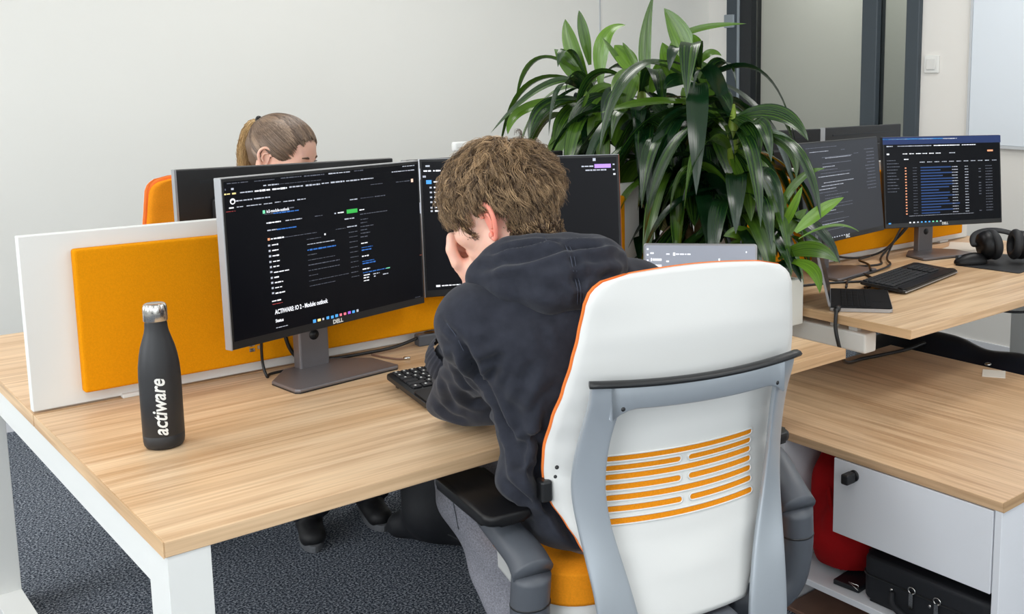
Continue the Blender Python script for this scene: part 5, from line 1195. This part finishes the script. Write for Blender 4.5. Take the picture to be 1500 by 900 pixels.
# ponytail
kw = WC+WRm @ (knot*.94); N = 1500; rs = np.random.RandomState(5); a = rs.uniform(0, 2*PI, N); r = np.sqrt(rs.uniform(0, 1, N)); K = 14; path = []
bk = WRm @ np.array([0, -1, 0]); rgt = WRm @ np.array([1, 0, 0])
for k in range(K):
    t = k/(K-1); c = kw+bk*(.004+.046*math.sin(min(1, t*1.5)*PI/2)+.012*t)+np.array([0, 0, 1])*(.012*math.sin(PI*min(1, t*2.5))-.185*t**1.15)
    wd = .009+.015*math.sin(PI*min(1, t*.8+.05)); fr = rs.normal(scale=.0012+.003*t, size=(N, 3))
    path.append(c+(np.cos(a)*r)[:, None]*rgt*wd+(np.sin(a)*r)[:, None]*bk*wd*.8+fr)
setpar(strands('ponytail', None, np.stack(path, 1), .0010, M['hair_b'], None, np.clip(.5+.25*np.cos(a*3)+rs.normal(scale=.2, size=N), 0, 1)), WOM)
b = B(); b.tube([kw+bk*.006+(rgt*math.cos(k*PI/8)+np.array([0, 0, 1])*math.sin(k*PI/8))*.011 for k in range(16)], .0045, 8, closed=True); setpar(b.done('hair_tie', M['bplast']), WOM)

# ------------------------------------------------------------------ planter with the dracaenas
pl = thing('planter_box', 'tall white planter box standing between the two double desks', 'planter', (1.742, .94, 0))
b = B(); x0, x1, y0, y1, zt = -.120, .128, -.562, .56, .827; ZB = .690
for a in ((x0, x1, y0, y0+.018), (x0, x1, y1-.018, y1), (x0, x0+.018, y0+.018, y1-.018), (x1-.018, x1, y0+.018, y1-.018)): b.box(a[0], a[1], a[2], a[3], ZB, zt, .002, 1)
b.box(x0+.018, x1-.018, y0+.018, y1-.018, ZB, ZB+.018); b.done('box', M['planter'], pl)
b = B(); b.box(x0+.018, x1-.018, y0+.018, y1-.018, ZB+.018, .798); o = b.done('soil', M['soil'], pl); o['kind'] = 'stuff'
b = B(); b.box(x0+.01, x1-.01, -.44, y1-.01, 0, ZB, .002, 1); b.done('pedestal', M['planter'], pl)
def bez(p0, pm, p1, t):
    c = [2*pm[i]-.5*(p0[i]+p1[i]) for i in range(3)]; return Vector([(1-t)**2*p0[i]+2*t*(1-t)*c[i]+t*t*p1[i] for i in range(3)])
class Foliage:
    def __init__(s): s.V = []; s.F = []; s.UV = []; s.T = []
    def leaf(s, p0, pm, p1, w, tone, nrm=(-.66, -.66, .36), fold=.22, wave=.0, rnd=random):
        n0 = Vector(nrm)+Vector((rnd.uniform(-.35, .35), rnd.uniform(-.35, .35), rnd.uniform(-.3, .3))); N = 16; base = len(s.V); u0 = rnd.uniform(0, 50); tw = rnd.uniform(-.5, .5); ph = rnd.uniform(0, 6)
        for i in range(N+1):
            t = i/N; p = bez(p0, pm, p1, t); q = bez(p0, pm, p1, min(1, t+.02)); r = bez(p0, pm, p1, max(0, t-.02)); T = (q-r).normalized()
            side = T.cross(n0); side = side.normalized() if side.length > 1e-4 else Vector((1, 0, 0)); nn = side.cross(T).normalized(); a = tw*t; side, nn = side*math.cos(a)+nn*math.sin(a), nn*math.cos(a)-side*math.sin(a)
            prof = (.30+.70*math.sin(min(1, t/.45)*PI/2))*(1 if t < .5 else math.cos((t-.5)/.5*PI/2)**.8); hw = w*.5*max(prof, .02)
            for k in range(5):
                u = -1+k*.5; z = fold*hw*abs(u)+ .06*hw*math.sin(t*9+ph+u*2)*abs(u)
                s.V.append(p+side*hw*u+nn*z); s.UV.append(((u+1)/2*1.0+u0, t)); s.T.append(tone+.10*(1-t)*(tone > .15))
        for i in range(N):
            for k in range(4): a = base+i*5+k; s.F.append((a, a+1, a+6, a+5))
    def done(s, name, parent, origin):
        me = bpy.data.meshes.new(name); me.from_pydata([tuple(v-origin) for v in s.V], [], s.F); me.update()
        uv = me.uv_layers.new(name='UVMap'); 
        for l in me.loops: uv.data[l.index].uv = s.UV[l.vertex_index]
        at = me.attributes.new('tone', 'FLOAT', 'POINT'); at.data.foreach_set('value', s.T); me.materials.append(M['leaf'])
        for p in me.polygons: p.use_smooth = True
        o = bpy.data.objects.new(name, me); COL.objects.link(o); o.parent = parent; return o
LEAVES = {"big":[[[1.75,0.941,1.368],[1.754,0.962,1.509],[1.789,0.961,1.677],0.033],[[1.75,0.739,1.403],[1.745,0.774,1.526],[1.715,0.825,1.625],0.058],[[1.75,0.78,1.402],[1.704,0.776,1.454],[1.67,0.783,1.52],0.055],[[1.75,1.252,1.352],[1.74,1.324,1.502],[1.74,1.368,1.611],0.051],[[1.75,1.246,1.455],[1.728,1.249,1.557],[1.713,1.253,1.635],0.032],[[1.75,1.293,1.386],[1.723,1.321,1.451],[1.687,1.36,1.508],0.047],[[1.75,1.187,1.387],[1.768,1.189,1.534],[1.821,1.139,1.587],0.046],[[1.75,1.053,1.433],[1.706,1.058,1.487],[1.668,1.072,1.541],0.018],[[1.75,0.974,1.418],[1.748,1.023,1.477],[1.744,1.062,1.527],0.02],[[1.75,1.002,1.426],[1.739,1.043,1.477],[1.724,1.08,1.518],0.053],[[1.75,0.931,1.369],[1.746,0.886,1.427],[1.743,0.86,1.48],0.039],[[1.75,0.836,1.513],[1.813,0.786,1.564],[1.926,0.68,1.582],0.017],[[1.75,0.709,1.468],[1.721,0.681,1.508],[1.693,0.673,1.543],0.027],[[1.75,0.703,1.46],[1.769,0.678,1.489],[1.789,0.649,1.481],0.021],[[1.75,0.652,1.363],[1.762,0.689,1.424],[1.761,0.724,1.469],0.049],[[1.75,0.991,1.431],[1.666,0.962,1.384],[1.627,0.915,1.3],0.07],[[1.75,0.736,1.392],[1.662,0.699,1.407],[1.588,0.682,1.382],0.05],[[1.75,1.255,1.38],[1.622,1.319,1.388],[1.457,1.406,1.228],0.021],[[1.75,1.341,1.332],[1.584,1.387,1.305],[1.503,1.375,1.223],0.036],[[1.75,1.283,1.328],[1.628,1.33,1.31],[1.557,1.331,1.203],0.052],[[1.75,1.256,1.329],[1.635,1.232,1.286],[1.564,1.197,1.187],0.042],[[1.75,1.097,1.337],[1.615,1.104,1.312],[1.531,1.074,1.16],0.05],[[1.75,1.097,1.328],[1.695,1.111,1.27],[1.659,1.104,1.158],0.072],[[1.75,0.892,1.268],[1.672,0.933,1.252],[1.62,0.941,1.151],0.052],[[1.75,0.889,1.223],[1.708,0.864,1.108],[1.673,0.841,0.97],0.078],[[1.75,0.711,1.242],[1.665,0.638,1.119],[1.61,0.576,0.987],0.071],[[1.75,0.651,1.257],[1.747,0.573,1.2],[1.732,0.516,1.073],0.062],[[1.75,0.767,1.306],[1.666,0.749,1.26],[1.633,0.696,1.141],0.055],[[1.75,0.627,1.17],[1.717,0.581,1.042],[1.691,0.548,0.934],0.049],[[1.75,0.672,1.229],[1.712,0.612,1.132],[1.673,0.576,1.022],0.041],[[1.75,0.541,1.201],[1.761,0.453,1.134],[1.746,0.397,0.993],0.072],[[1.75,0.542,1.301],[1.805,0.43,1.312],[1.839,0.343,1.239],0.048],[[1.75,0.527,1.256],[1.794,0.392,1.235],[1.776,0.332,1.134],0.032],[[1.75,0.909,1.181],[1.644,0.911,1.1],[1.589,0.886,0.999],0.061],[[1.75,0.569,1.194],[1.71,0.467,1.117],[1.669,0.404,1.014],0.041],[[1.75,0.86,1.079],[1.709,0.791,1.023],[1.666,0.755,0.963],0.039],[[1.75,0.658,1.389],[1.716,0.56,1.369],[1.68,0.501,1.324],0.029],[[1.75,0.742,1.303],[1.77,0.782,1.35],[1.78,0.813,1.385],0.029],[[1.75,0.78,1.171],[1.694,0.718,1.073],[1.639,0.688,0.977],0.047],[[1.75,0.54,1.135],[1.728,0.503,1.028],[1.698,0.493,0.952],0.044],[[1.75,1.009,1.334],[1.651,0.975,1.272],[1.6,0.93,1.201],0.049],[[1.75,0.749,1.34],[1.6,0.766,1.342],[1.457,0.813,1.313],0.029],[[1.75,0.585,1.304],[1.733,0.47,1.269],[1.696,0.406,1.186],0.04],[[1.75,1.114,1.377],[1.662,1.111,1.355],[1.596,1.098,1.247],0.041]],"small":[[[1.76,0.409,0.965],[1.798,0.359,1.111],[1.85,0.289,1.162],0.022],[[1.76,0.317,0.985],[1.811,0.278,1.039],[1.867,0.231,1.083],0.033],[[1.76,0.382,0.968],[1.763,0.334,1.046],[1.769,0.302,1.116],0.024],[[1.76,0.368,0.91],[1.762,0.254,0.944],[1.767,0.165,0.918],0.041],[[1.76,0.342,0.897],[1.735,0.23,0.892],[1.696,0.169,0.84],0.033],[[1.76,0.395,0.926],[1.813,0.383,0.992],[1.862,0.363,1.038],0.034],[[1.76,0.381,0.898],[1.782,0.317,0.938],[1.799,0.271,0.959],0.022],[[1.76,0.304,0.967],[1.845,0.251,1.003],[1.906,0.202,0.983],0.008],[[1.76,0.441,0.927],[1.69,0.457,0.971],[1.629,0.474,0.969],0.04],[[1.76,0.409,0.955],[1.748,0.37,1.016],[1.747,0.338,1.056],0.018],[[1.76,0.43,0.908],[1.703,0.463,0.935],[1.658,0.488,0.933],0.036],[[1.76,0.414,0.914],[1.78,0.456,0.978],[1.779,0.497,1.014],0.028]]}
SOIL = .798
def crown_fill(fo, c, n, L0, L1, w0, w1, rnd, emin=-15, emax=78, hold=None):
    for i in range(n):
        az = i*2.39996+rnd.uniform(-.3, .3); el = rad(emin+(emax-emin)*((i+.5)/n)+rnd.uniform(-8, 8)); L = rnd.uniform(L0, L1); d = Vector((math.cos(az)*math.cos(el), math.sin(az)*math.cos(el), math.sin(el)))
        droop = L*(.30+.55*math.cos(el)); p0 = Vector(c)+Vector((0, 0, rnd.uniform(-.10, .04))); pm = p0+d*L*.55+Vector((0, 0, -droop*.18)); p1 = p0+d*L*.86+Vector((0, 0, -droop))
        if p1.z < SOIL+.03: p1.z = SOIL+.03+rnd.uniform(0, .08)
        fo.leaf(tuple(p0), tuple(pm), tuple(p1), rnd.uniform(w0, w1), rnd.choice((.0, .02, .08, .16)), nrm=(d.x*.5, d.y*.5, .9), rnd=rnd)
PLANTS = [('tall glossy dracaena at the back left of the planter, leaves over the dark monitor', 1.20, [(1.75, 1.19, 1.30), (1.76, 1.27, 1.36)]),
          ('tall dracaena with one leaf reaching the top edge of the photo', .97, [(1.75, .975, 1.36), (1.72, .90, 1.20)]),
          ('dracaena with broad upright bright green leaves in the middle of the planter', .72, [(1.75, .71, 1.40), (1.72, .76, 1.16)]),
          ('dark dracaena arching over the grey-screened monitor', .545, [(1.75, .56, 1.28), (1.75, .545, 1.10)])]
rl = random.Random(21); fos = [Foliage() for _ in PLANTS]
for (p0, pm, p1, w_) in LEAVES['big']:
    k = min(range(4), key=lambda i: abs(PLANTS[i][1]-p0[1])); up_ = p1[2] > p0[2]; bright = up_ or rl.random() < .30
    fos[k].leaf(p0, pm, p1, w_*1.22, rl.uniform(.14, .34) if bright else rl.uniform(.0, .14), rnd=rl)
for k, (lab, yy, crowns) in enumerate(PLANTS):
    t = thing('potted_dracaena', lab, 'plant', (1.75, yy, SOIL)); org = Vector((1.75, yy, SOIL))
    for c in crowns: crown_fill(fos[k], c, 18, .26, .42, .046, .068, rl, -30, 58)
    crown_fill(fos[k], (1.73, yy, 1.10), 18, .24, .36, .042, .062, rl, -35, 40)
    fos[k].done('foliage', t, org)
    for c in crowns:
        b = B(); cv = Vector(c)-org; b.tube(spline([(cv.x*.3, cv.y*.4, -.02), (cv.x*.5+.01, cv.y*.6, cv.z*.4), (cv.x, cv.y, cv.z*.75), (cv.x, cv.y, cv.z)], 6), .014, 10); b.done('cane', M['cane'], t)
        b = B(); b.tube([(cv.x, cv.y, cv.z-.14), (cv.x, cv.y, cv.z-.02), (cv.x, cv.y, cv.z+.06)], [.016, .017, .006], 10); b.done('green_shoot', M['gstem'], t)
t = thing('potted_dracaena', 'small bright dracaena at the front of the planter, before the grey screen', 'plant', (1.76, .43, SOIL)); org = Vector((1.76, .43, SOIL)); fo = Foliage()
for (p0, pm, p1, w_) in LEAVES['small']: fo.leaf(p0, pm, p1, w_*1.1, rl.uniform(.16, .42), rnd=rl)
crown_fill(fo, (1.76, .42, .93), 12, .12, .20, .02, .03, rl, -5, 75); fo.done('foliage', t, org)
b = B()
for dx, dy in ((0, 0), (.025, -.03), (-.02, .02)): b.tube([(dx, dy, -.02), (dx*1.5, dy*1.5-.01, .06), (dx*1.8, dy*1.8-.02, .14)], [.012, .012, .006], 8)
b.done('stems', M['gstem'], t)

# ------------------------------------------------------------------ small things on and under the desks
def cable(label, pts, r, m='bplast', cat='cable', group=None, n=8):
    b = B(); b.tube(spline(pts, n), r, 8); return tag(b.done('cable', M[m]), label, cat, group)
ps = thing('power_strip', 'grey power strip lying along the divider behind the seated man', 'power strip', (.965, .765, DH), rad(-3))
B().box(-.14, .14, -.016, .014, 0, .030, .004, 2).done('housing', M['dgrey'], ps)
for k in range(4): b = B(); b.lathe([(0, .0), (.011, .0), (.0125, .0012), (.0135, 0)], 18, T=TR((-.105+.07*k, -.001, .0302))); b.done('socket', M['bplast'], ps)
cable('pair of black cables running from the power strip behind the monitor stand', [(.828, .768, DH+.022), (.76, .760, DH+.012), (.68, .765, DH+.009), (.60, .778, DH+.008), (.53, .782, DH+.02), (.50, .784, DH+.10), (.52, .75, DH+.24)], .0045)
cable('thin black cable hanging under the code-page monitor by the divider', [(.425, .690, DH+.20), (.430, .735, DH+.12), (.436, .757, DH+.04), (.440, .745, DH+.0035), (.455, .765, DH+.003), (.50, .770, DH+.003)], .0032)
cable('thin brown cable end on the desk right of the grey monitor base', [(.70, .762, DH+.003), (.71, .72, DH+.003), (.725, .685, DH+.003), (.74, .672, DH+.003)], .0025, 'wood_dark')
b = B(); b.tube([(.738, .673, DH+.0045), (.75, .664, DH+.0045)], .004, 10); tag(b.done('cable_plug', M['steel']), 'small metal plug at the end of the thin brown cable', 'plug')
b = B()
for dx, dz in ((0, 0), (.018, .004)):
    for j in range(2): b.box(-.012+dx, .0+dx, -.0008, .0, -.008+dz+j*.012, .0+dz+j*.012, T=TR((.431, .785, .800)))
tag(b.done('sticker', M['steel']), 'small marks on the orange felt below the large monitor', 'sticker')
# right desk
mp = tag(B().prism(rrect(-.17, .17, -.125, .125, .008), .0, .003, .001, 1, T=TR((3.005, .365, DH), rz=rad(6))).done('mouse_pad', M['bmatte']), 'black mouse pad under the headphones and mouse on the right desk', 'mouse pad')
ms = thing('computer_mouse', 'black computer mouse resting on the pad left of the headphones', 'mouse', (2.880, .440, DH+.003), rad(60))
f_ = Field((-.05, -.075, 0), (.05, .075, .055), .003); f_.ell((0, -.012, .008), (.034, .055, .034), None, .01); f_.ell((0, .03, .006), (.028, .036, .022), None, .02); V, Q = f_.mesh(); V = relax(V, Q, 2); V[:, 2] = np.maximum(V[:, 2], .0005)
npmesh('shell', V, Q, M['bpad'], ms); b = B(); b.tube([(-.003, .045, .027), (.003, .045, .027)], .008, 12); b.done('wheel', M['dgrey'], ms)
b = B(); b.box(-.0006, .0006, .012, .062, .018, .034); b.done('button_split', M['frame_k'], ms)
hp = thing('headphones', 'large black over-ear headphones lying on the mouse pad', 'headphones', (3.00, .375, DH+.003), rad(142)); hp.scale = (1.25, 1.25, 1.25)
for s in (-1, 1):
    T = TR((s*.052, 0, .052), ry=rad(90+6*s), rz=rad(6*s)); b = B(); b.lathe([(0, -.026), (.024, -.027), (.038, -.020), (.043, -.006), (.043, .006), (.036, .014), (0, .016)], 32, T=T @ Matrix.Scale(-s, 4, (0, 0, 1))); b.done('ear_cup', M['bpad'], hp)
    b = B(); b.tube([(.033*math.cos(a), .040*math.sin(a), s*-.018) for a in [2*PI*k/30 for k in range(30)]], .013, 12, closed=True, T=T); b.done('ear_cushion', M['bmatte'], hp)
b = B(); b.tube([(.088*math.cos(a)*.95, -.01-.10*math.sin(a)*.9, .050+.032*math.sin(a)) for a in [PI*k/20 for k in range(21)]], .010, 10, flat=(.6, 1.4)); b.done('headband', M['bmatte'], hp)
pa = thing('paper_stack', 'loose pale papers lying behind the blue-topped monitor, right end of desk', 'paper', (3.20, .66, DH), rad(20))
for k in range(4): B().box(-.11+.01*k, .12-.005*k, -.075+.006*k, .07, .0015*k, .0015*k+.0012, T=TR(rz=rad(7*k-10))).done('sheet', M['paper'], pa)
G = 'tangled black cables behind the keyboard on the right desk'
for i, pts in enumerate(([(2.34, .62, DH+.004), (2.48, .70, DH+.004), (2.62, .66, DH+.004), (2.74, .74, DH+.012), (2.92, .755, DH+.10)],
                         [(2.20, .48, DH+.004), (2.32, .56, DH+.004), (2.46, .58, DH+.004), (2.60, .60, DH+.012), (2.72, .70, DH+.02), (2.90, .76, DH+.12)],
                         [(2.40, .74, DH+.07), (2.52, .765, DH+.03), (2.66, .765, DH+.012), (2.80, .765, DH+.03), (2.93, .76, DH+.11)],
                         [(2.47, .585, DH+.012), (2.55, .66, DH+.013), (2.60, .74, DH+.012), (2.70, .765, DH+.012)],
                         [(2.10, .60, DH+.004), (2.22, .56, DH+.004), (2.36, .50, DH+.004), (2.45, .62, DH+.004)])):
    cable('thin black cable in the tangle between the grey screen\'s stand and the keyboard', pts, .0042, group=G)
cable('black cord plugged into the laptop and hanging down past the white beam', [(1.900, .275, DH+.010), (1.882, .262, DH+.006), (1.872, .255, .700), (1.874, .245, .655), (1.90, .250, .61), (2.00, .32, .56), (2.12, .39, .52), (2.21, .418, .508), (2.30, .405, .507), (2.43, .389, .507), (2.50, .37, .52)], .0058)
b = B(); b.tube([(1.922, .286, DH+.009), (1.896, .272, DH+.010)], .009, 12); tag(b.done('cable_plug', M['bplast']), 'black plug of the cord in the small open laptop', 'plug')
cable('black cable looping in the air under the right desk, upper one', [(2.52, .62, .66), (2.70, .50, .62), (2.90, .46, .60), (3.10, .40, .60), (3.3, .34, .60)], .006)
cable('black cable sagging under the right desk, lower loop', [(2.55, .55, .64), (2.75, .50, .60), (2.90, .46, .595), (2.95, .36, .565), (3.05, .28, .560), (3.25, .30, .58)], .005)
# backpack under the desk by the woman's feet
bp_ = thing('backpack', 'black backpack with a buckled strap on the carpet under the front desk', 'backpack', (1.14, 1.18, 0))
o = soft('pack_body', [('ell', ((1.17, 1.20, .20), (.18, .14, .21)), dict(k=.04)), ('ell', ((1.08, 1.14, .12), (.12, .10, .11)), dict(k=.04)), ('cone', ((1.00, 1.24, .05), (1.14, 1.03, .045), .045, .045), dict(k=.03))], (.85, .9, .003), (1.42, 1.42, .46), .010, M['bag'], None, fold(24, 20, 22, .006)); setpar(o, bp_)
b = B(); b.tube(spline([(1.02, 1.20, .09), (1.04, 1.12, .075), (1.08, 1.04, .05), (1.13, .98, .012), (1.20, .95, .008)], 6), .013, 8, flat=(.3, 1.2)); setpar(b.done('strap', M['bag']), bp_)
b = B(); b.tube([(1.105, 1.035, .055), (1.135, 1.01, .050), (1.122, .985, .028), (1.092, 1.01, .033)], .0025, 6, closed=True); setpar(b.done('buckle', M['steel']), bp_)
